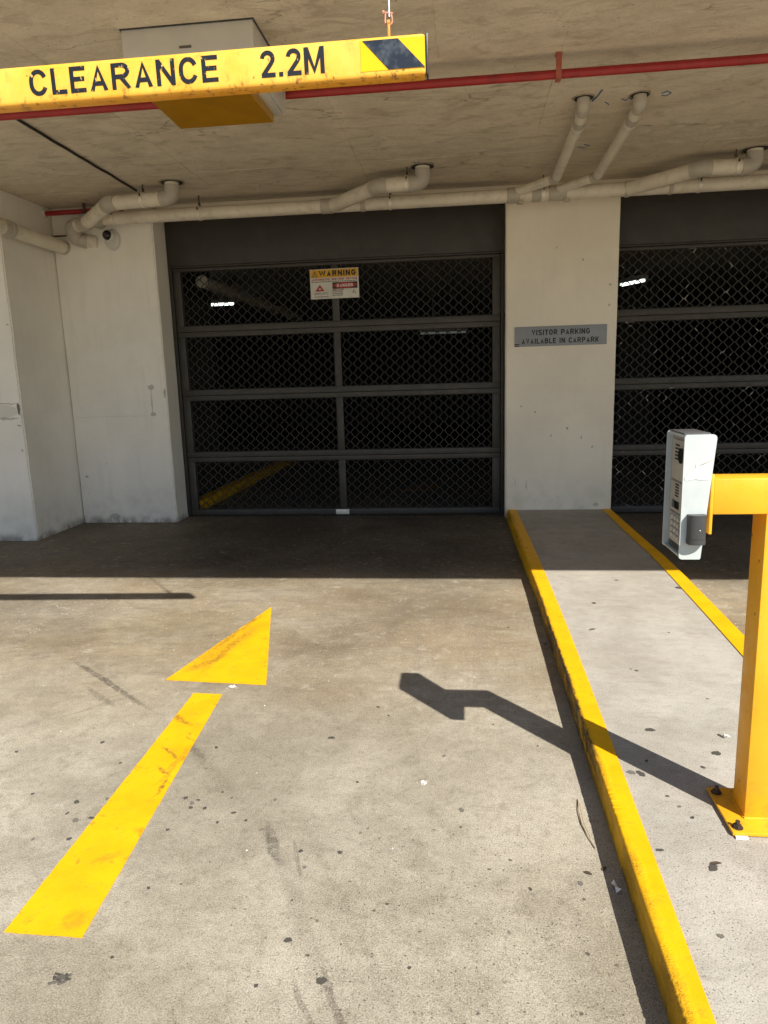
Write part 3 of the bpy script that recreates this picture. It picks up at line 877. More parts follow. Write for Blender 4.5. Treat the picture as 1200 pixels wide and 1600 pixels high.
# --- marks on the concrete: trodden gum, droppings
def gum_meshes(mat, n0):
    out = []
    for i in range(5):
        me = bpy.data.meshes.new('gum_spot')
        b = MB().disc((0, 0, 0), 1.0, 0.1, 22, 0.27, n0 + i)
        me.from_pydata(b.v, [], b.f)
        me.materials.append(mat)
        out.append(me)
    return out


GM = gum_meshes(MAT['gum'], 3)
GG = gum_meshes(MAT['gum_grey'], 30)
spots = [(-0.492, 2.366, 14), (-0.016, 1.955, 11), (-0.352, 1.736, 8), (-0.421, 1.417, 11), (-0.46, 1.286, 6), (-0.437, 1.669, 7), (-0.463, 1.734, 7), (-1.336, 2.284, 11), (-1.23, 1.917, 9), (-1.182, 1.825, 12),
         (-1.227, 1.857, 6), (-1.139, 1.84, 8), (-0.888, 1.961, 10), (-0.857, 1.935, 9), (-0.807, 1.912, 8), (-0.709, 1.895, 7), (-0.897, 2.273, 9), (-0.077, 2.265, 9), (-0.816, 1.335, 5), (-1.153, 1.739, 8),
         (-0.355, 2.085, 6), (-0.599, 1.969, 6), (-0.743, 1.845, 6), (-0.852, 1.912, 7), (-0.843, 1.953, 6), (-1.26, 1.73, 6), (-0.32, 1.31, 12), (-0.13, 1.36, 5), (0.16, 1.63, 6), (0.29, 1.66, 8),
         (-0.95, 1.56, 5), (-0.83, 1.56, 5), (-1.09, 1.98, 5), (-1.14, 1.94, 6), (-1.06, 1.86, 5), (-0.78, 2.0, 5), (-0.66, 1.86, 5), (-0.6, 1.82, 6), (-0.88, 1.80, 6), (-0.74, 1.97, 4),
         (0.22, 3.55, 9), (0.1, 2.5, 6), (-0.3, 2.55, 6), (-0.35, 2.62, 7), (0.25, 2.35, 5), (-0.15, 2.66, 5), (-1.62, 2.2, 6), (-1.2, 2.15, 6), (-1.4, 1.95, 6), (0.1, 1.2, 8), (-0.2, 1.55, 5)]
for i, (x, y, d) in enumerate(spots):
    s = d / 1000.0
    s *= 0.86
    grey = i % 4 == 1
    link('gum_spot', (GG if grey else GM)[i % 5], ground, (x, y, -0.0005), (0, 0, i * 1.7), (s * rnd.uniform(0.8, 1.3), s * rnd.uniform(0.7, 1.1), 0.02))
for i, (x, y, d) in enumerate([(0.629, 2.347, 17), (0.854, 2.316, 13), (0.8, 2.202, 18), (0.505, 2.071, 14), (0.533, 2.066, 14), (0.608, 1.646, 15), (0.495, 1.704, 9), (1.198, 4.02, 20), (0.683, 3.734, 13),
                               (0.68, 2.866, 6), (0.731, 2.114, 8), (0.568, 2.142, 8), (0.887, 4.167, 12), (0.70, 2.85, 9), (0.6, 1.9, 7), (0.58, 1.95, 6), (0.55, 1.42, 8), (0.62, 1.85, 7), (0.9, 2.6, 6), (0.95, 3.3, 6)]):
    s = d / 1000.0 * 0.88
    link('gum_spot', (GG if i in (3, 9, 14, 16, 18) else GM)[i % 5], island, (x, y, ZI - 0.0005), (0, 0, i * 2.1), (s * rnd.uniform(0.9, 1.25), s * rnd.uniform(0.65, 0.95), 0.02))


def splat(name, x, y, z, r, mat, seed, n=9):
    m = MB()
    q = random.Random(seed)
    m.disc((x, y, z), r, 0.002, 16, 0.5, seed)
    for i in range(n):
        a, d = q.uniform(0, 6.28), r * q.uniform(1.0, 2.4)
        m.disc((x + d * math.cos(a), y + d * math.sin(a), z), r * q.uniform(0.08, 0.25), 0.0015, 8, 0.3, seed + i)
    return obj(name, m, mat, ground, smooth=False)


splat('bird_dropping', -1.003, 2.776, 0.001, 0.012, MAT['dropping'], 4)
splat('bird_dropping', -0.139, 2.095, 0.001, 0.009, MAT['dropping'], 9, 14)
splat('bird_dropping', 0.872, 2.318, ZI + 0.001, 0.008, MAT['dropping'], 12, 5)
# black scribble of tar near the arrow foot
tar = MB()
q = random.Random(5)
for i in range(9):
    a = q.uniform(-0.6, 1.2)
    x, y = -0.902 + q.uniform(-0.011, 0.011), 1.268 + q.uniform(-0.009, 0.009)
    l = q.uniform(0.006, 0.016)
    tar.tube([(x - l * math.cos(a), y - l * math.sin(a), 0.001), (x + 0.003, y, 0.002), (x + l * math.cos(a), y + l * math.sin(a), 0.001)], 0.0028, 6)
obj('tar_mark', tar, MAT['gum'], ground)
# pale grit that collects by the left wall and beside the island
grit = MB()
for i in range(170):
    t = rnd.random()
    if t < 0.42:
        x, y, z = rnd.gauss(-2.45, 0.35), rnd.gauss(3.75, 0.16), 0
    elif t < 0.72:
        k0 = rnd.random()
        x, y, z = 1.32 + 0.05 * k0 + abs(rnd.gauss(0, 0.05)), 2.9 + 1.5 * k0, 0
    else:
        x, y, z = rnd.uniform(-1.6, 0.38), rnd.uniform(1.0, 4.3), 0
    r = rnd.uniform(0.0008, 0.0026)
    grit.add([(x - r, y - r, z), (x + r, y - r * 0.6, z), (x + r * .4, y + r, z), (x, y, z + r * 1.4)], [(0, 1, 3), (1, 2, 3), (2, 0, 3), (0, 2, 1)])
o = obj('grit', grit, MAT['dropping'], None, smooth=False)
o['kind'] = 'stuff'

# --- building: facade, soffit, walls
struct('ceiling', MB().box(-9, 9, 2.02, 30, ZC, ZC + 0.3), MAT['ceiling'], smooth=False)
ceil = bpy.data.objects['ceiling']
fac = thing('building_facade', 'rendered facade of the building above the carpark entrance', 'facade', (0, 2.02, ZC))
obj('wall', MB().box(-9, 9, 2.02, 2.3, ZC + 0.302, 12), MAT['facade'], fac, smooth=False)
# formwork joints in the soffit: thin ridges of grout with a broken edge
for (x, y0, y1) in ((-2.0, 2.1, 5.95), (-0.745, 2.1, 5.95), (0.485, 2.1, 5.95), (1.69, 2.1, 5.95), (-0.115, 3.0, 3.86)):
    m = MB()
    N = int((y1 - y0) / 0.03)
    for i in range(N + 1):
        y = y0 + (y1 - y0) * i / N
        j = noise.noise((x * 3, y * 6, 0)) * 0.008
        w = 0.003 + 0.003 * max(0, noise.noise((x, y * 5, 3)) + 0.2)
        h = 0.002 + 0.005 * max(0, noise.noise((x, y * 4, 7)) + 0.25)
        m.v += [(x + j - w, y, ZC + 0.001), (x + j, y, ZC - h), (x + j + w, y, ZC + 0.001)]
    for i in range(N):
        a = 3 * i
        m.f += [(a, a + 1, a + 4, a + 3), (a + 1, a + 2, a + 5, a + 4)]
    obj('formwork_joint', m, MAT['ceiling'], ceil)
m = MB()
N = 260
for i in range(N + 1):
    x = -3.6 + 8 * i / N
    j = noise.noise((x * 2, 4, 0)) * 0.012 + (5.5 if x < -1.9 else 5.5)
    h = 0.0012 + 0.003 * max(0, noise.noise((x * 3, 1, 7)))
    m.v += [(x, j - .006, ZC + 0.001), (x, j, ZC - h), (x, j + .006, ZC + 0.001)]
for i in range(N):
    a = 3 * i
    m.f += [(a, a + 3, a + 4, a + 1), (a + 1, a + 4, a + 5, a + 2)]
obj('formwork_joint', m, MAT['ceiling'], ceil)
# builders' marker scribbles round the pipe holes
for pts in ([(0.752, 4.60), (0.772, 4.50), (0.765, 4.56), (0.778, 4.44)], [(0.915, 4.60), (0.945, 4.63), (0.955, 4.59), (0.975, 4.62)],
            [(1.13, 4.56), (1.15, 4.53), (1.18, 4.56), (1.165, 4.60), (1.135, 4.59)], [(0.80, 5.46), (0.85, 5.50), (0.88, 5.45), (0.84, 5.42)], [(-0.36, 5.58), (-0.33, 5.61), (-0.31, 5.57)], [(0.83, 4.63), (0.86, 4.68)]):
    obj('marker_scribble', MB().tube([(x, y, ZC - 0.0005) for x, y in pts], 0.006 if pts[0] == (0.752, 4.60) else 0.0035, 6), MAT['blue'], ceil)


def wall_block(x0, x1, y0, y1, z0, z1, amp=0.004, res=0.05, seed=0):
    """a box whose faces are gently uneven and whose upright arrises are slightly broken"""
    m = MB()
    bm = bmesh.new()
    bmesh.ops.create_cube(bm, size=1)
    for v in bm.verts:
        v.co = Vector((x0 if v.co.x < 0 else x1, y0 if v.co.y < 0 else y1, z0 if v.co.z < 0 else z1))
    bmesh.ops.bevel(bm, geom=[e for e in bm.edges if abs((e.verts[0].co - e.verts[1].co).z) > 0.1], offset=0.010, segments=2, affect='EDGES')
    bmesh.ops.bisect_plane
    N = int((z1 - z0) / res)
    for i in range(1, N):
        z = z0 + (z1 - z0) * i / N
        bmesh.ops.bisect_plane(bm, geom=bm.verts[:] + bm.edges[:] + bm.faces[:], plane_co=(0, 0, z), plane_no=(0, 0, 1))
    for v in bm.verts:
        p = v.co
        a = noise.noise((p.x * 2 + seed, p.y * 2, p.z * 3.1)) * amp + noise.noise((p.x * 9 + seed, p.y * 9, p.z * 17)) * amp * 0.5
        v.co.x += a
        v.co.y += a * 0.6
    bm.verts.index_update()
    m.add([v.co[:] for v in bm.verts], [[v.index for v in f.verts] for f in bm.faces])
    bm.free()
    return m


w = obj('boundary_wall', wall_block(-9, -3.625, 5.55, 6.6, -0.05, ZC - 0.002, seed=1), MAT['wall_l'])
tag(w, 'white painted concrete wall stepping forward at the left edge, scuffed at mid height', 'wall')
w = obj('concrete_pier', wall_block(-3.62, -2.69, 6.30, 6.78, -0.05, ZC - 0.002, 0.003, seed=4), MAT['pier'])
tag(w, 'white painted pier beside the roller gate with a grey patched strip and dome camera', 'pier')
lt = obj('lintel', wall_block(-2.684, 4.345, 6.402, 6.60, 2.741, ZC - 0.002, 0.002, seed=7), MAT['pillar'])
tag(lt, 'cream concrete lintel strip above the gates, behind the long drain pipe', 'lintel')
w = obj('concrete_pillar', wall_block(0.363, 1.294, 6.40, 6.555, 0.0, 2.7405, 0.002, seed=9), MAT['pillar'])
tag(w, 'cream painted pillar between the two gates carrying the visitor parking sign', 'pillar')
w = obj('end_pier', wall_block(4.35, 9, 6.30, 6.78, -0.05, ZC - 0.002, seed=12), MAT['wall'])
tag(w, 'painted wall beyond the far end of the second gate', 'wall')

# --- carpark interior behind the gates
cw = thing('carpark_interior', 'dark concrete walls of the carpark behind the gates', 'interior', (0, 12, 0))
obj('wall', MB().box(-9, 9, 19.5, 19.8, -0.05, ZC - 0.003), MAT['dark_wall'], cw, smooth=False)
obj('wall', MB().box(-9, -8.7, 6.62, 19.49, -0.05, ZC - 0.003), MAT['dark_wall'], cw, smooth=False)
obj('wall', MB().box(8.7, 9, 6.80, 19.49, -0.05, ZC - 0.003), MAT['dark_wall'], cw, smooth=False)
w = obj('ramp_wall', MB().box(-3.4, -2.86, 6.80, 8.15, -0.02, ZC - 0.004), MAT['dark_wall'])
tag(w, 'short dim wall seen through the left side of the big gate', 'wall')
struct('inner_kerb', MB().box(-2.80, -2.66, 6.75, 11.5, -0.01, 0.10, 0.01), MAT['line'])
struct('floor_arrow', MB().prism([(-0.75, 8.0), (-0.35, 8.05), (-0.28, 8.6), (-0.55, 8.5)], 'z', 0.0, 0.004), MAT['faded'], smooth=False)
for (x, y) in ((2.9, 13.0), (-5.2, 14.0)):
    w = obj('inner_column', MB().box(x - 0.3, x + 0.3, y - 0.3, y + 0.3, -0.02, ZC - 0.004), MAT['dark_wall'])
    tag(w, 'dim square column deep inside the carpark behind the %s gate' % ('second' if x > 0 else 'big'), 'column', 'columns inside the carpark')
ip = obj('inner_pipe', MB().tube([(-2.5, 6.9, 2.24), (-2.5, 11, 2.2)], 0.06, 14), MAT['elbow'])
tag(ip, 'dim pipe running back along the carpark ceiling behind the big gate', 'pipe')


def tube_light(x, y, z, rot, mat, label, ln_=0.6):
    t = thing('fluorescent_light', label, 'light', (x, y, z), None, keep=True)
    t.rotation_euler = (0, 0, rot)
    obj('housing', MB().box(-ln_ - 0.02, ln_ + 0.02, -0.06, 0.06, 0.02, 0.08, 0.01), MAT['white_metal'], t)
    obj('lamp_tube', MB().tube([(-ln_, 0, 0), (ln_, 0, 0)], 0.019, 10), mat, t)
    obj('drop_rod', MB().box(-0.2, -0.19, -0.005, 0.005, 0.08, ZC - z), MAT['galv'], t)
    return t


tube_light(-4.2, 11.3, 2.48, 0.0, MAT['tube'], 'lit fluorescent tube seen through the top left of the big gate')
tube_light(2.40, 10.9, 2.50, -1.15, MAT['tube'], 'lit fluorescent tube seen through the top corner of the second gate', 0.26)
tube_light(-0.4, 14.5, 2.1, 0.0, MAT['dim_tube'], 'faint far light strip behind the right half of the big gate', 0.45)

# ------------------------------------------------------------------ gates
def grille(x0, x1, z0, z1, y, pw=0.0975, ph=0.084, wt=0.0079, dp=0.006):
    m = MB()
    ncell = int(math.ceil((x1 - x0) / pw)) + 1
    rows = int(math.ceil((z1 - z0) / (ph / 2))) + 2
    zc = (z0 + z1) / 2
    off = 0.5 * ((x1 - x0) - ncell * pw)
    for r in range(rows):
        zb = zc + (r - rows / 2) * ph / 2
        up = r % 2
        pts = []
        for c in range(ncell * 2 + 1):
            x = x0 + off + c * pw / 2
            hi = (c + up) % 2
            z = zb + (ph / 2 if hi else 0)
            fl = pw * 0.07
            pts += [(x - fl, z), (x + fl, z)]
        pts2 = []
        for (px, pz) in pts:
            pts2.append((min(max(px, x0), x1), min(max(pz, z0), z1)))
        for (a, b) in zip(pts2[:-1], pts2[1:]):
            if abs(b[0] - a[0]) < 1e-6:
                continue
            dx, dz = b[0] - a[0], b[1] - a[1]
            L = math.hypot(dx, dz)
            h = wt / 2 * (1 if abs(dz) > 1e-6 else 1.15)
            nxn, nzn = -dz / L * h, dx / L * h
            e = 0.0012
            ax, az, bx, bz = a[0] - dx / L * e, a[1] - dz / L * e, b[0] + dx / L * e, b[1] + dz / L * e
            yo = y + 0.0006 * (r % 2)
            q = [(ax + nxn, az + nzn), (bx + nxn, bz + nzn), (bx - nxn, bz - nzn), (ax - nxn, az - nzn)]
            m.add([(u, yo, v) for u, v in q] + [(u, yo + dp, v) for u, v in q], [(3, 2, 1, 0), (0, 1, 5, 4), (2, 3, 7, 6), (4, 5, 6, 7)])
    return m


def gate(x0, x1, stiles, label, frame_mat, grille_mat, cover_mat, guides):
    t = thing('panel_gate', label, 'gate', ((x0 + x1) / 2, GY, 0))
    y0, y1 = GY, GY + 0.045
    obj('header_cover', MB().box(x0, x1, GY - 0.015, GY + 0.03, 2.335, 2.738, 0.004), cover_mat, t)
    obj('header_trim', MB().box(x0 + 0.001, x1 - 0.001, GY - 0.02, GY + 0.02, 2.318, 2.333, 0.003), cover_mat, t)
    for gx0, gx1 in guides:
        obj('guide_rail', MB().box(gx0, gx1, GY - 0.012, GY + 0.06, 0.0, 2.316, 0.004), cover_mat, t)
    xi0, xi1 = guides[0][1] + 0.004, guides[1][0] - 0.004
    zr = [(0.012, 0.068), (0.535, 0.628), (1.118, 1.216), (1.702, 1.803), (2.290, 2.316)]
    for a, b in zr:
        m = MB()
        if b - a > 0.08:
            mid = (a + b) / 2 - 0.004
            m.box(xi0, xi1, y0, y1, a, mid - 0.0015, 0.003).box(xi0, xi1, y0 + 0.001, y1 - 0.001, mid + 0.0015, b, 0.003)
        else:
            m.box(xi0, xi1, y0, y1, a, b, 0.003)
        obj('rail', m, frame_mat, t)
    cuts = [(xi0, xi0 + 0.07)] + [(s, s + 0.062) for s in stiles] + [(xi1 - 0.07, xi1)]
    for a, b in cuts:
        for (za, zb) in zip(zr[:-1], zr[1:]):
            obj('stile', MB().box(a, b, y0 + 0.003, y1 - 0.003, za[1] + 0.0005, zb[0] - 0.0005, 0.002), frame_mat, t)
    for (ca, cb) in zip(cuts[:-1], cuts[1:]):
        for (za, zb) in zip(zr[:-1], zr[1:]):
            p = obj('diamond_grille', grille(ca[1], cb[0], za[1], zb[0], GY + 0.022), grille_mat, t, smooth=False)
            p['kind'] = 'stuff'
    return t


g1 = gate(-2.688, 0.36, [-1.175], 'closed charcoal panel gate with diamond mesh and warning sign in the left lane', MAT['gate'], MAT['grille'], MAT['cover'], ((-2.688, -2.655), (0.33, 0.36)))
obj('maker_plate', MB().box(-1.221, -1.093, GY - 0.003, GY - 0.0005, 0.014, 0.062, 0.001), MAT['strap'], g1)
g2 = gate(1.14, 4.345, [2.72], 'scratched charcoal mesh gate right of the pillar, paint worn off its rails', MAT['gate_worn'], MAT['grille_worn'], MAT['cover'], ((1.14, 1.175), (4.31, 4.345)))

# --- warning sign on gate
ws = thing('warning_sign', 'white and yellow warning sign fixed to the top of the big gate', 'sign', (-1.147, GY - 0.012, 2.125), keep=True)
ws.rotation_euler = (0, R(-0.4), 0)
Wd, Hd = 0.221, 0.129
obj('sign_plate', MB().box(-Wd, Wd, 0.0, 0.004, -Hd, Hd, 0.002), MAT['sign_white'], ws)
obj('yellow_band', MB().box(-Wd + 0.006, Wd - 0.006, -0.001, 0.0, 0.055, Hd - 0.006), MAT['sign_yellow'], ws, smooth=False)
obj('lettering', text_mesh('WARNING', -0.138, 0.197, 0.066, 0.114, -0.0013, 0.07), MAT['sign_black'], ws, smooth=False)
tri = [(-0.205, 0.062), (-0.148, 0.062), (-0.1765, 0.114)]
obj('hazard_triangle', MB().prism(tri, 'y', -0.0022, -0.0013), MAT['sign_black'], ws, smooth=False)
obj('triangle_field', MB().prism([(-0.197, 0.066), (-0.156, 0.066), (-0.1765, 0.104)], 'y', -0.003, -0.0024), MAT['sign_yellow'], ws, smooth=False)
obj('exclamation_mark', MB().box(-0.179, -0.174, -0.0042, -0.0032, 0.077, 0.096).box(-0.179, -0.174, -0.0042, -0.0032, 0.069, 0.073), MAT['sign_black'], ws, smooth=False)
obj('lettering', text_mesh('AUTOMATIC MOVING DEVICE', -0.208, 0.208, 0.030, 0.048, -0.0013, 0.05), MAT['sign_red'], ws, smooth=False)
sm = MB()
q = random.Random(2)


def dashes(m, x0, x1, z, h):
    x = x0
    while x < x1:
        l = q.uniform(0.008, 0.026)
        m.box(x, min(x + l, x1), -0.0022, -0.0012, z, z + h)
        x += l + 0.005


dashes(sm, -0.205, 0.205, 0.016, 0.006)
for z in (-0.062, -0.076, -0.090, -0.104):
    dashes(sm, -0.02, 0.075, z, 0.006)
dashes(sm, -0.185, -0.06, -0.112, 0.005)
obj('small_print', sm, MAT['sign_small'], ws, smooth=False)
obj('red_logo', MB().prism([(-0.178, -0.062), (-0.092, -0.062), (-0.133, -0.005)], 'y', -0.0022, -0.0012), MAT['sign_red'], ws, smooth=False)
obj('logo_notch', MB().prism([(-0.148, -0.048), (-0.118, -0.048), (-0.133, -0.030)], 'y', -0.0034, -0.0024), MAT['sign_white'], ws, smooth=False)
obj('lettering', text_mesh('AUTO LIFT', -0.188, -0.066, -0.090, -0.073, -0.0013, 0.01), MAT['sign_small'], ws, smooth=False)
obj('danger_panel', MB().box(-0.018, 0.208, -0.0022, -0.0012, -0.046, 0.010), MAT['sign_black'], ws, smooth=False)
obj('danger_oval', MB().prism([(0.095 + 0.106 * math.cos(2 * PI * i / 32), -0.018 + 0.025 * math.sin(2 * PI * i / 32)) for i in range(32)], 'y', -0.0034, -0.0024), MAT['sign_red'], ws, smooth=False)
obj('lettering', text_mesh('DANGER', 0.022, 0.168, -0.031, -0.005, -0.0036, 0.06), MAT['sign_white'], ws, smooth=False)
obj('lettering', text_mesh('KEEP CLEAR', -0.018, 0.085, -0.058, -0.049, -0.0013, 0.01), MAT['sign_red'], ws, smooth=False)
obj('pictogram', MB().tube([(0.165, -0.0018, -0.09), (0.17, -0.0018, -0.07), (0.182, -0.0018, -0.06)], 0.003, 6).tube([(0.186, -0.0018, -0.096), (0.184, -0.0018, -0.075)], 0.003, 6), MAT['sign_small'], ws)

# --- visitor sign
vsn = thing('visitor_sign', 'grey two line visitor parking sign on the cream pillar', 'sign', (0.826, 6.394, 1.595), keep=True)
obj('sign_plate', MB().box(-0.387, 0.387, -0.002, 0.003, -0.083, 0.083, 0.0015), MAT['sign_grey'], vsn)
obj('lettering', text_mesh('VISITOR PARKING', -0.243, 0.245, 0.009, 0.055, -0.0023, 0.045), MAT['sign_black'], vsn, smooth=False)
obj('lettering', text_mesh('AVAILABLE IN CARPARK', -0.328, 0.322, -0.062, -0.017, -0.0023, 0.045), MAT['sign_black'], vsn, smooth=False)
obj('corner_tab', MB().box(-0.387, -0.348, -0.0032, -0.0022, -0.083, -0.060), MAT['sign_black'], vsn, smooth=False)
obj('tab_print', MB().box(-0.383, -0.352, -0.0045, -0.0034, -0.075, -0.069), MAT['sign_grey'], vsn, smooth=False)

# ------------------------------------------------------------------ pipes under the soffit
def strap(c, t, r, parent, rod=True, w=0.022):
    """a band round a pipe at c (axis t) with a hanger rod up to the soffit"""
    c, t = Vector(c), Vector(t).normalized()
    s = obj('pipe_strap', MB().tube([c - t * w / 2, c + t * w / 2], r, 18), MAT['strap'], parent)
    m = MB()
    up = Vector((0, 0, 1))
    side = up.cross(t).normalized()
    top = c + up * (r - 0.004)
    m.tube([top, Vector((top.x, top.y, ZC + 0.002))], 0.005, 6)
    m.box(top.x - 0.008, top.x + 0.008, top.y - 0.008, top.y + 0.008, top.z, top.z + 0.03)
    fr = c - side * (r + 0.002) * (1 if side.y > 0 else -1) + up * 0.03
    obj('clip_slot', MB().box(fr.x - 0.004, fr.x + 0.004, fr.y - 0.006, fr.y + 0.006, fr.z - 0.012, fr.z + 0.008), MAT['darksteel'], s)
    if rod:
        obj('hanger_rod', m, MAT['darksteel'], s)
    return s


def collar(x, y, r, parent, seed):
    o = obj('ceiling_collar', MB().disc((x, y, ZC - 0.006), r * 1.75, 0.0065, 24, 0.10, seed), MAT['grout'], parent)
    obj('core_hole', MB().disc((x, y, ZC - 0.008), r * 1.5, 0.0035, 24, 0.07, seed + 3), MAT['hole'], o)
    return o


RP = 0.056
ZM = 2.688
YM = 6.15
mp = thing('drain_pipe', 'long cream drain pipe running level under the ceiling above both gates', 'pipe', (0, YM, ZM))
obj('pipe_run', MB().tube([(-3.06, YM, ZM), (-0.9, YM, ZM - 0.001), (1.2, YM, ZM), (9, YM, ZM - 0.006)], 0.053, 20, False), MAT['pipe'], mp)
for (xa, xb) in ((-1.16, -1.06), (-0.83, -0.79), (0.355, 0.455), (0.55, 0.62), (0.68, 0.82), (1.27, 1.31), (1.60, 1.63)):
    obj('coupling', MB().tube([(xa, YM, ZM), (xa + 0.004, YM, ZM), (xb - 0.004, YM, ZM), (xb, YM, ZM)], [0.055, 0.0595, 0.0595, 0.055], 20), MAT['elbow'], mp)
for x in (-2.96, -2.2, -0.585, 0.64, 1.83, 3.4):
    strap((x, YM, ZM), (1, 0, 0), 0.0585, mp)
for x in (0.46, 0.82):
    obj('inspection_cap', MB().tube([(x, YM - 0.02, ZM - 0.05), (x, YM - 0.02, ZM - 0.072)], 0.026, 14), MAT['elbow'], mp)
obj('end_elbow', MB().tube([(-3.05, YM, ZM)] + [tuple(p) for p in arc((-3.05, YM, ZM), (-3.16, YM, ZM), (-3.16, YM + 0.25, ZM), 0.06)] + [(-3.16, 6.32, ZM)], RP, 18), MAT['elbow'], mp)


def branch(name, label, pts, r, bend, straps=(), couplings=True, group=None, seed=0):
    """pipe that drops from the soffit and runs along pts; each straight length, bend and coupling is a part"""
    pts = [Vector(p) for p in pts]
    t = thing(name, label, 'pipe', pts[0], group)
    collar(pts[0].x, pts[0].y, r, t, seed)
    ends = [pts[0] + Vector((0, 0, 0.004))]
    arcs = []
    for i in range(1, len(pts) - 1):
        a = arc(pts[i - 1], pts[i], pts[i + 1], bend, 7)
        arcs.append(a)
    seq = [ends[0]]
    for i, a in enumerate(arcs):
        s, e = a[0], a[-1]
        if (s - seq[-1]).length > 0.01:
            obj('pipe_length', MB().tube([seq[-1], s], r, 18, False), MAT['pipe'], t)
        d0 = (a[0] - a[1]).normalized() * 0.035
        d1 = (a[-1] - a[-2]).normalized() * 0.035
        obj('elbow', MB().tube([a[0] + d0] + a + [a[-1] + d1], r * 1.07, 18), MAT['elbow'], t)
        if couplings:
            for p, d in ((a[0] + d0 * 0.9, d0), (a[-1] + d1 * 0.9, d1)):
                if i == 0 and p is not None and (p - pts[0]).length < 0.03:
                    continue
                obj('coupling', MB().tube([p - d * 0.55, p + d * 0.35], r * 1.12, 18), MAT['elbow'], t)
        seq.append(e)
    obj('pipe_length', MB().tube([seq[-1], pts[-1]], r, 18, False), MAT['pipe'], t)
    for (i, f, rod) in straps:
        a, b = pts[i], pts[i + 1]
        strap(a.lerp(b, f), b - a, r * 1.09, t, rod)
    return t


branch('branch_pipe', 'cream offset pipe from the ceiling to the wall corner by the dome camera',
       [(-2.25, 5.703, ZC), (-2.25, 5.703, 2.715), (-2.80, 5.75, 2.71), (-3.20, 6.10, 2.645), (-3.36, 6.16, 2.64), (-3.38, 6.26, 2.55), (-3.22, 6.32, 2.535)], 0.055, 0.055, ((1, 0.45, True),), seed=1)
branch('branch_pipe', 'cream offset pipe joining the long pipe above the middle of the big gate',
       [(-0.295, 5.693, ZC), (-0.295, 5.693, 2.715), (-0.63, 5.71, 2.71), (-1.05, YM - 0.02, ZM)], 0.055, 0.055, ((1, 0.35, True),), seed=5)
branch('branch_pipe', 'cream offset pipe joining the long pipe above the second gate',
       [(2.096, 5.778, ZC), (2.096, 5.778, 2.715), (1.72, 5.75, 2.71), (1.30, YM - 0.02, ZM)], 0.055, 0.055, ((1, 0.35, True),), seed=9)
branch('small_branch_pipe', 'left one of two thin cream pipes dropping from the ceiling above the pillar',
       [(0.692, 4.536, ZC), (0.692, 4.536, 2.775), (0.70, 4.72, 2.755), (0.705, 5.88, 2.735), (0.42, YM - 0.01, ZM + 0.02)], 0.034, 0.022, ((2, 0.06, False),), False, 'thin pipes above the pillar', 13)
branch('small_branch_pipe', 'right one of two thin cream pipes dropping from the ceiling above the pillar',
       [(1.007, 4.549, ZC), (1.007, 4.549, 2.775), (1.008, 4.72, 2.755), (1.01, 5.90, 2.735), (0.74, YM - 0.01, ZM + 0.02)], 0.034, 0.022, ((2, 0.06, False),), False, 'thin pipes above the pillar', 17)
lp = thing('wall_pipe', 'cream pipe running along the left wall into the corner', 'pipe', (-3.53, 5.9, 2.51))
obj('pipe_run', MB().tube([(-3.55, 2.4, 2.52), (-3.535, 5.45, 2.513), (-3.525, 6.32, 2.500)], 0.058, 18), MAT['pipe'], lp)
obj('coupling', MB().tube([(-3.535, 5.43, 2.513), (-3.533, 5.56, 2.512)], 0.063, 18), MAT['elbow'], lp)
obj('coupling', MB().tube([(-3.530, 5.50, 2.512), (-3.532, 5.53, 2.512)], 0.066, 18), MAT['elbow'], lp)
obj('coupling', MB().tube([(-3.526, 6.26, 2.501), (-3.525, 6.30, 2.5005)], 0.062, 18), MAT['elbow'], lp)
obj('bracket', MB().box(-3.60, -3.40, 6.20, 6.22, 2.575, 2.585), MAT['darksteel'], lp)

# red sprinkler main and stub
rp = thing('sprinkler_pipe', 'long red sprinkler pipe crossing under the ceiling behind the clearance bar', 'pipe', (0, 3.93, 2.74))
obj('pipe_run', MB().tube([(-9, 3.93, 2.735), (0.4, 3.93, 2.738), (9, 3.93, 2.745)], 0.021, 16), MAT['red'], rp)
obj('pipe_bracket', MB().box(0.46, 0.488, 3.904, 3.908, 2.712, ZC + 0.001, 0.001).box(0.46, 0.488, 3.904, 3.957, 2.710, 2.714, 0.001).box(0.46, 0.488, 3.905, 3.955, ZC - 0.006, ZC + 0.001), MAT['red_bracket'], rp)
obj('pipe_bracket', MB().box(-3.46, -3.432, 3.904, 3.908, 2.712, ZC + 0.001, 0.001), MAT['red_bracket'], rp)
obj('pipe_bracket', MB().box(3.96, 3.988, 3.904, 3.908, 2.712, ZC + 0.001, 0.001), MAT['red_bracket'], rp)
rs = thing('sprinkler_stub', 'short red pipe end at the corner of the left wall and ceiling', 'pipe', (-3.4, 6.2, 2.77))
obj('pipe_run', MB().tube([(-3.64, 6.2, 2.768), (-2.9, 6.2, 2.772)], 0.02, 14), MAT['red'], rs)
obj('wall_flange', MB().tube([(-3.63, 6.2, 2.768), (-3.60, 6.2, 2.768)], 0.034, 14), MAT['sign_white'], rs)
obj('pipe_bracket', MB().box(-3.25, -3.225, 6.175, 6.185, 2.745, ZC + 0.001), MAT['darksteel'], rs)

# dark cable stapled to the soffit
cb = MB()
pts = []
for i in range(30):
    y = 3.96 + (5.87 - 3.96) * i / 29
    pts.append((-2.555 - 0.03 * (y - 3.96) + 0.008 * noise.noise((y * 4, 0, 0)), y, ZC - 0.009 - 0.004 * noise.noise((y * 3, 4, 0))))
cb.tube(pts, 0.0085, 8)
tag(obj('ceiling_cable', cb, MAT['cable']), 'dark cable running back along the ceiling from the red pipe', 'cable')

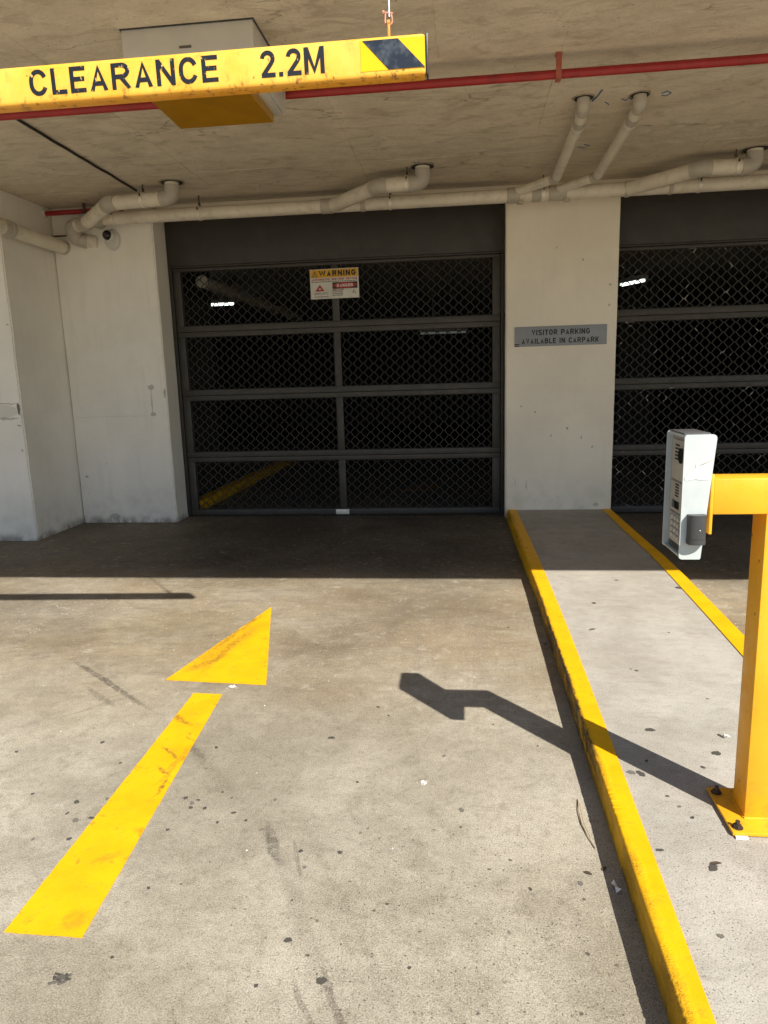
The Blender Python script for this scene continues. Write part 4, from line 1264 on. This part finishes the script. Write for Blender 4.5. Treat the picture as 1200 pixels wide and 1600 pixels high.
# ------------------------------------------------------------------ ceiling light box
lb = thing('ceiling_light', 'white boxed ceiling light with an amber cover behind the clearance bar', 'light fitting', (-1.19, 3.6, ZC))
hb = MB()
hb.box(-1.490, -0.895, 3.33, 3.345, 2.632, ZC - 0.003, 0.002).box(-1.490, -0.895, 3.875, 3.89, 2.632, ZC - 0.003, 0.002)
hb.box(-1.490, -1.475, 3.3455, 3.8745, 2.632, ZC - 0.003, 0.002).box(-0.91, -0.895, 3.3455, 3.8745, 2.632, ZC - 0.003, 0.002)
obj('housing', hb, MAT['white_metal'], lb)
obj('top_flange', MB().box(-1.496, -0.889, 3.324, 3.896, ZC - 0.005, ZC + 0.001), MAT['charcoal'], lb)
obj('rim', MB().box(-1.4745, -0.9105, 3.346, 3.8745, 2.626, 2.640, 0.002), MAT['white_metal'], lb)
dm = MB()
pr = [(-1.455, 3.37, 2.627), (-0.955, 3.37, 2.627), (-0.955, 3.87, 2.627), (-1.455, 3.87, 2.627)]
lo = [(-1.440, 3.39, 2.592), (-0.970, 3.39, 2.592), (-0.958, 3.866, 2.590), (-1.452, 3.866, 2.590)]
dm.add(pr + lo + [(-1.2, 3.62, 2.604)], [(0, 1, 5, 4), (1, 2, 6, 5), (2, 3, 7, 6), (3, 0, 4, 7), (4, 5, 8), (5, 6, 8), (6, 7, 8), (7, 4, 8), (3, 2, 1, 0)])
obj('amber_diffuser', dm, MAT['amber'], lb, smooth=False)
obj('maker_label', MB().box(-1.23, -1.175, 3.3275, 3.3295, 2.735, 2.745), MAT['sign_small'], lb, smooth=False)

# ------------------------------------------------------------------ clearance bar
cbn = thing('clearance_bar', 'hanging yellow height bar lettered CLEARANCE 2.2M across the top', 'height bar', (-0.095, 2.167, 2.118), keep=True)
cbn.rotation_euler = (0, R(-0.75), R(1.72))
BH = 0.106
obj('bar_body', MB().box(-2.75, -0.002, 0.0, 0.05, 0.0, BH, 0.011, 4), MAT['bar'], cbn)
obj('end_cap', MB().box(-0.0015, 0.004, 0.001, 0.049, 0.001, BH - 0.001, 0.002), MAT['charcoal'], cbn)
# words
for i in range(9):
    obj('letter', text_mesh('CLEARANCE', -1.150, -0.590, 0.0235, 0.0925, -0.0003, 0.0, only=i), MAT['letters'], cbn, smooth=False)
for i in range(4):
    obj('letter', text_mesh('2.2M', -0.467, -0.285, 0.0235, 0.0925, -0.0003, 0.012, only=i), MAT['letters'], cbn, smooth=False)
obj('reflector_panel', MB().box(-0.183, -0.004, -0.001, -0.0002, 0.0185, 0.0965), MAT['panel_yellow'], cbn, smooth=False)
obj('diagonal_stripe', MB().prism([(-0.176, 0.0955), (-0.078, 0.0955), (-0.0055, 0.0195), (-0.106, 0.0195)], 'y', -0.0022, -0.0012), MAT['panel_black'], cbn, smooth=False)


def hanger(x):
    h = obj('hanger_lug', MB().box(x - 0.0035, x + 0.0035, 0.018, 0.030, BH - 0.002, BH + 0.040, 0.001).tube([(x - 0.0045, 0.024, BH + 0.040), (x + 0.0045, 0.024, BH + 0.040)], 0.008, 12), MAT['rust_orange'], cbn)
    m = MB()
    pts = []
    for i in range(13):
        a = PI + PI * i / 12
        pts.append((x + 0.010 * math.cos(a), 0.024, BH + 0.046 + 0.012 * math.sin(a)))
    pts = [(x - 0.008, 0.024, BH + 0.066)] + pts + [(x + 0.008, 0.024, BH + 0.066)]
    m.tube(pts, 0.0026, 8)
    m.tube([(x - 0.014, 0.024, BH + 0.067), (x + 0.013, 0.024, BH + 0.063)], 0.0032, 8)
    m.tube([(x - 0.016, 0.024, BH + 0.0675), (x - 0.011, 0.024, BH + 0.0665)], 0.006, 8)
    obj('shackle', m, MAT['pink'], cbn)
    obj('suspension_rod', MB().tube([(x + 0.002, 0.024, BH + 0.055), (x + 0.004, 0.024, ZC - 2.118 + 0.012 * abs(x) - 0.006)], 0.0032, 8), MAT['galv'], cbn)


hanger(-0.103)
hanger(-2.5)

# ------------------------------------------------------------------ dome camera
dc = thing('dome_camera', 'white oval security dome camera with black lens on the white pier', 'camera', (-3.062, 6.295, 2.556), keep=True)
dc.scale = (1.2, 1.2, 1.2)
m = MB()
rings = []
for (y, s) in ((0.002, 1.0), (-0.012, 1.0), (-0.02, 0.93), (-0.024, 0.8)):
    rings.append([(0.058 * s * math.cos(2 * PI * i / 28), y, 0.074 * s * math.sin(2 * PI * i / 28) - 0.012) for i in range(28)])
vs = [p for r_ in rings for p in r_]
fs = [(a * 28 + i, (a + 1) * 28 + i, (a + 1) * 28 + (i + 1) % 28, a * 28 + (i + 1) % 28) for a in range(3) for i in range(28)] + [tuple(range(84, 112))]
m.add(vs, fs)
obj('base_plate', m, MAT['white_metal'], dc)


def ball(c, r, n=14, mm=20):
    b = MB()
    vs = [(c[0], c[1], c[2] + r)]
    for i in range(1, n):
        th = PI * i / n
        for j in range(mm):
            ph = 2 * PI * j / mm
            vs.append((c[0] + r * math.sin(th) * math.cos(ph), c[1] + r * math.sin(th) * math.sin(ph), c[2] + r * math.cos(th)))
    vs.append((c[0], c[1], c[2] - r))
    fs = [(0, 1 + j, 1 + (j + 1) % mm) for j in range(mm)]
    for i in range(n - 2):
        for j in range(mm):
            a = 1 + i * mm + j
            b2 = 1 + i * mm + (j + 1) % mm
            fs.append((a, a + mm, b2 + mm, b2))
    l = len(vs) - 1
    fs += [(l, l - mm + (j + 1) % mm, l - mm + j) for j in range(mm)]
    return b.add(vs, fs)


obj('turret', ball((-0.006, -0.026, 0.008), 0.043), MAT['white_metal'], dc)
obj('smoked_lens', ball((-0.013, -0.050, 0.012), 0.035), MAT['dome'], dc)
obj('lens_ring', MB().tube([(-0.016, -0.080, 0.013), (-0.016, -0.0865, 0.0135)], 0.011, 16), MAT['charcoal'], dc)

# ------------------------------------------------------------------ intercom post
ps = thing('intercom_post', 'yellow steel cranked post on a bolted base plate holding the intercom', 'post', (0.80, 1.9, ZI))
PX0, PX1, PY0, PY1 = 0.751, 0.839, 1.838, 1.924
obj('post_leg', MB().box(PX0, PX1, PY0, PY1, ZI + 0.012, 0.9315, 0.003), MAT['post'], ps)
obj('post_arm', MB().box(0.6215, PX1 - 0.0005, PY0 + 0.001, PY1 - 0.001, 0.932, 1.024, 0.004), MAT['post'], ps)
obj('mounting_plate', MB().box(0.6135, 0.621, 1.836, 1.955, 0.882, 1.035, 0.001), MAT['post'], ps)
obj('base_plate', MB().box(0.699, 0.890, 1.772, 1.985, ZI + 0.003, ZI + 0.013, 0.002), MAT['post'], ps)
obj('weld_bead', MB().tube([(PX0 - 0.001, PY0 - 0.001, ZI + 0.014), (PX1, PY0 - 0.001, ZI + 0.014)], 0.004, 8).tube([(PX0 - 0.001, PY0, ZI + 0.014), (PX0 - 0.001, PY1, ZI + 0.014)], 0.0035, 8), MAT['post'], ps)
for (x, y) in ((0.718, 1.957), (0.718, 1.795), (0.870, 1.795), (0.870, 1.957)):
    b = obj('anchor_bolt', MB().prism([(x + 0.011 * math.cos(PI / 3 * i + .3), y + 0.011 * math.sin(PI / 3 * i + .3)) for i in range(6)], 'z', ZI + 0.0132, ZI + 0.022), MAT['darksteel'], ps, smooth=False)
    obj('washer', MB().disc((x, y, ZI + 0.0131), 0.0145, 0.002, 16), MAT['darksteel'], b)
    obj('stud', MB().tube([(x, y, ZI + 0.0222), (x, y, ZI + 0.033)], 0.006, 10), MAT['darksteel'], b)
gp = MB().box(0.704, 0.735, 1.762, 1.7705, ZI, ZI + 0.006)
obj('packing_shim', gp, MAT['sticker'], ps, smooth=False)

# ------------------------------------------------------------------ intercom
ic = thing('intercom', 'pale grey entry intercom with keypad on the yellow post', 'intercom', (0.542, 1.829, 0.815), keep=True)
# local: x away from the driver, y into the scene, z up. Face looks towards -x
H0, H1, D0, D1 = 0.003, 0.3205, 0.0, 0.158
T = 0.006


def side_poly(y0):
    # silhouette of the side cheek in x/z, rounded corners, tapering towards the foot
    pts = []
    for (cx, cz, r, a0) in ((0.008, H0 + 0.008, 0.008, PI), (0.049, H0 + 0.004, 0.004, 1.5 * PI), (0.067, H1 - 0.010, 0.010, 0.0), (0.008, H1 - 0.008, 0.008, 0.5 * PI)):
        for i in range(5):
            a = a0 + PI / 2 * i / 4
            pts.append((cx + r * math.cos(a), cz + r * math.sin(a)))
    return pts


m = MB()
m.prism(side_poly(0), 'y', D0, D0 + T)
m.prism(side_poly(0), 'y', D1 - T, D1)
obj('housing', m, MAT['housing'], ic)
m = MB()
m.box(0.004, 0.070, D0 + T, D1 - T, H1 - 0.009, H1 - 0.001, 0.001)
m.prism([(0.0525, H0 + 0.003), (0.0755, H1 - 0.012), (0.070, H1 - 0.012), (0.047, H0 + 0.003)], 'y', D0 + T, D1 - T)
m.box(0.004, 0.048, D0 + T, D1 - T, H0 + 0.002, H0 + 0.007, 0.001)
obj('housing_shell', m, MAT['housing'], ic)
obj('top_sheet', MB().box(0.003, 0.066, 0.016, D1 - 0.012, H1 - 0.0005, H1 + 0.0025, 0.0008), MAT['solar'], ic)
FX = 0.014      # recessed face
obj('face_panel', MB().box(FX, FX + 0.004, D0 + T + 0.001, D1 - T - 0.001, H0 + 0.008, H1 - 0.011), MAT['face_dark'], ic, smooth=False)


def fplate(name, y0, y1, z0, z1, mat=None, t=0.003):
    return obj(name, MB().box(FX - t, FX - 0.0003, y0, y1, z0, z1, 0.0012), mat or MAT['face'], ic)


spk = fplate('speaker_plate', 0.022, 0.140, 0.196, 0.300)
m = MB()
for i in range(5):
    z = 0.248 + i * 0.009
    m.box(FX - 0.0042, FX - 0.0031, 0.075, 0.110, z, z + 0.004)
obj('speaker_slots', m, MAT['hole'], spk, smooth=False)
obj('camera_eye', MB().tube([(FX - 0.0031, 0.052, 0.262), (FX - 0.0075, 0.052, 0.262)], 0.020, 18), MAT['display'], spk)
mic = fplate('display_plate', 0.030, 0.140, 0.112, 0.190)
m = MB()
for i in range(5):
    z = 0.152 + i * 0.0075
    m.box(FX - 0.0042, FX - 0.0031, 0.066, 0.095, z, z + 0.0035)
obj('microphone_slots', m, MAT['hole'], mic, smooth=False)
obj('display_window', MB().box(FX - 0.0045, FX - 0.0031, 0.058, 0.120, 0.119, 0.140, 0.0005), MAT['display'], mic)
kp = fplate('keypad_plate', 0.030, 0.140, 0.030, 0.106)
for r_ in range(4):
    for c_i in range(3):
        y = 0.048 + c_i * 0.026
        z = 0.041 + r_ * 0.0165
        kk = obj('key', MB().box(FX - 0.0075, FX - 0.0031, y, y + 0.017, z, z + 0.0105, 0.0015), MAT['key'], kp)
fplate('name_strip', 0.034, 0.136, 0.012, 0.026, MAT['charcoal'], 0.002)
obj('torn_sticker', MB().prism([(0.006, 0.206), (0.005, 0.214), (0.016, 0.226), (0.022, 0.226), (0.030, 0.238), (0.030, 0.246), (0.038, 0.250), (0.048, 0.248), (0.058, 0.259), (0.0695, 0.264), (0.0665, 0.209), (0.045, 0.207), (0.030, 0.210)], 'y', -0.0012, -0.0002), MAT['sticker'], ic, smooth=False)
obj('peeled_flap', MB().add([(0.034, -0.001, 0.243), (0.046, -0.006, 0.249), (0.069, -0.005, 0.262), (0.069, -0.001, 0.256)], [(0, 1, 2, 3), (3, 2, 1, 0)]), MAT['sticker'], ic, smooth=False)
# card reader on the cheek that faces the street
rd = MB()
prof = []
for i in range(13):
    a = PI + PI * i / 12
    prof.append((0.0365 + 0.021 * math.cos(a), -0.014 + 0.012 * math.sin(a)))
prof = [(0.0155, -0.0008)] + prof + [(0.0575, -0.0008)]
rd.prism(prof, 'z', 0.060, 0.121)
obj('card_reader', rd, MAT['charcoal'], ic)
rb = MB()
prof2 = [(0.0365 + (x - 0.0365) * 1.03, y * 1.06 if y < -0.001 else y) for x, y in prof]
rb.prism(prof2, 'z', 0.046, 0.0595)
obj('reader_base', rb, MAT['charcoal'], bpy.data.objects['card_reader'])
obj('reader_light', MB().tube([(0.040, -0.0262, 0.084), (0.040, -0.0275, 0.084)], 0.0014, 8), MAT['sticker'], bpy.data.objects['card_reader'])

# ------------------------------------------------------------------ litter by the kerb
tw = MB()
tw.tube([(0.341, 2.03, 0.004), (0.333, 1.97, 0.006), (0.332, 1.91, 0.006), (0.340, 1.85, 0.004), (0.352, 1.80, 0.003)], 0.0016, 6)
tw.tube([(0.341, 2.02, 0.004), (0.339, 1.95, 0.008), (0.337, 1.90, 0.009), (0.347, 1.84, 0.005)], 0.0013, 6)
tag(obj('dry_straw', tw, MAT['straw']), 'bent pale straw lying in the gutter beside the yellow kerb', 'straw')
pp = MB()
pp.add([(0.367, 1.665, 0.002), (0.375, 1.668, 0.012), (0.380, 1.645, 0.006), (0.389, 1.64, 0.004), (0.386, 1.63, 0.014), (0.373, 1.628, 0.003), (0.372, 1.645, 0.010)],
       [(0, 1, 6), (1, 2, 6), (2, 3, 4), (4, 5, 6), (2, 4, 6)])
tag(obj('paper_scrap', pp, MAT['paper'], smooth=False), 'white crumpled paper scrap in the kerb shadow', 'litter')


def leaf(x, y, z, l, w_, rot, label, name='dead_leaf', mat='leaf'):
    m = MB()
    c, s = math.cos(rot), math.sin(rot)
    out = []
    for (u, v, h) in ((-1, 0, 0), (-0.5, 0.8, .25), (0.1, 1, .3), (0.6, 0.6, .2), (1, 0, .1), (0.6, -0.6, .3), (0.1, -1, .35), (-0.5, -0.8, .2), (0, 0, 0.08)):
        out.append((x + (u * l * c - v * w_ * s), y + (u * l * s + v * w_ * c), z + h * w_))
    m.add(out, [(i, (i + 1) % 8, 8) for i in range(8)])
    tag(obj(name, m, MAT[mat]), label, 'leaf' if mat == 'leaf' else 'litter')


leaf(0.62, 1.66, ZI + 0.002, 0.016, 0.006, 0.1, 'thin dead leaf on the island below the post base')
leaf(0.606, 3.328, ZI + 0.002, 0.022, 0.009, 0.5, 'small grey card scrap on the island near the kerb', 'card_scrap', 'gum_grey')
leaf(0.315, 1.70, 0.001, 0.013, 0.006, -0.5, 'curled dead leaf on the driveway just outside the kerb shadow')
leaf(0.36, 1.72, 0.001, 0.011, 0.006, 0.9, 'dark leaf inside the kerb shadow above the paper scrap')
leaf(0.385, 3.32, 0.001, 0.014, 0.007, 0.7, 'dead leaf against the far kerb in its shadow')

for o in list(bpy.data.objects):
    if o.name.split('.')[0] in ('lettering', 'small_print', 'speaker_slots', 'microphone_slots'):
        o['kind'] = 'stuff'      # too small to pick apart in the photograph
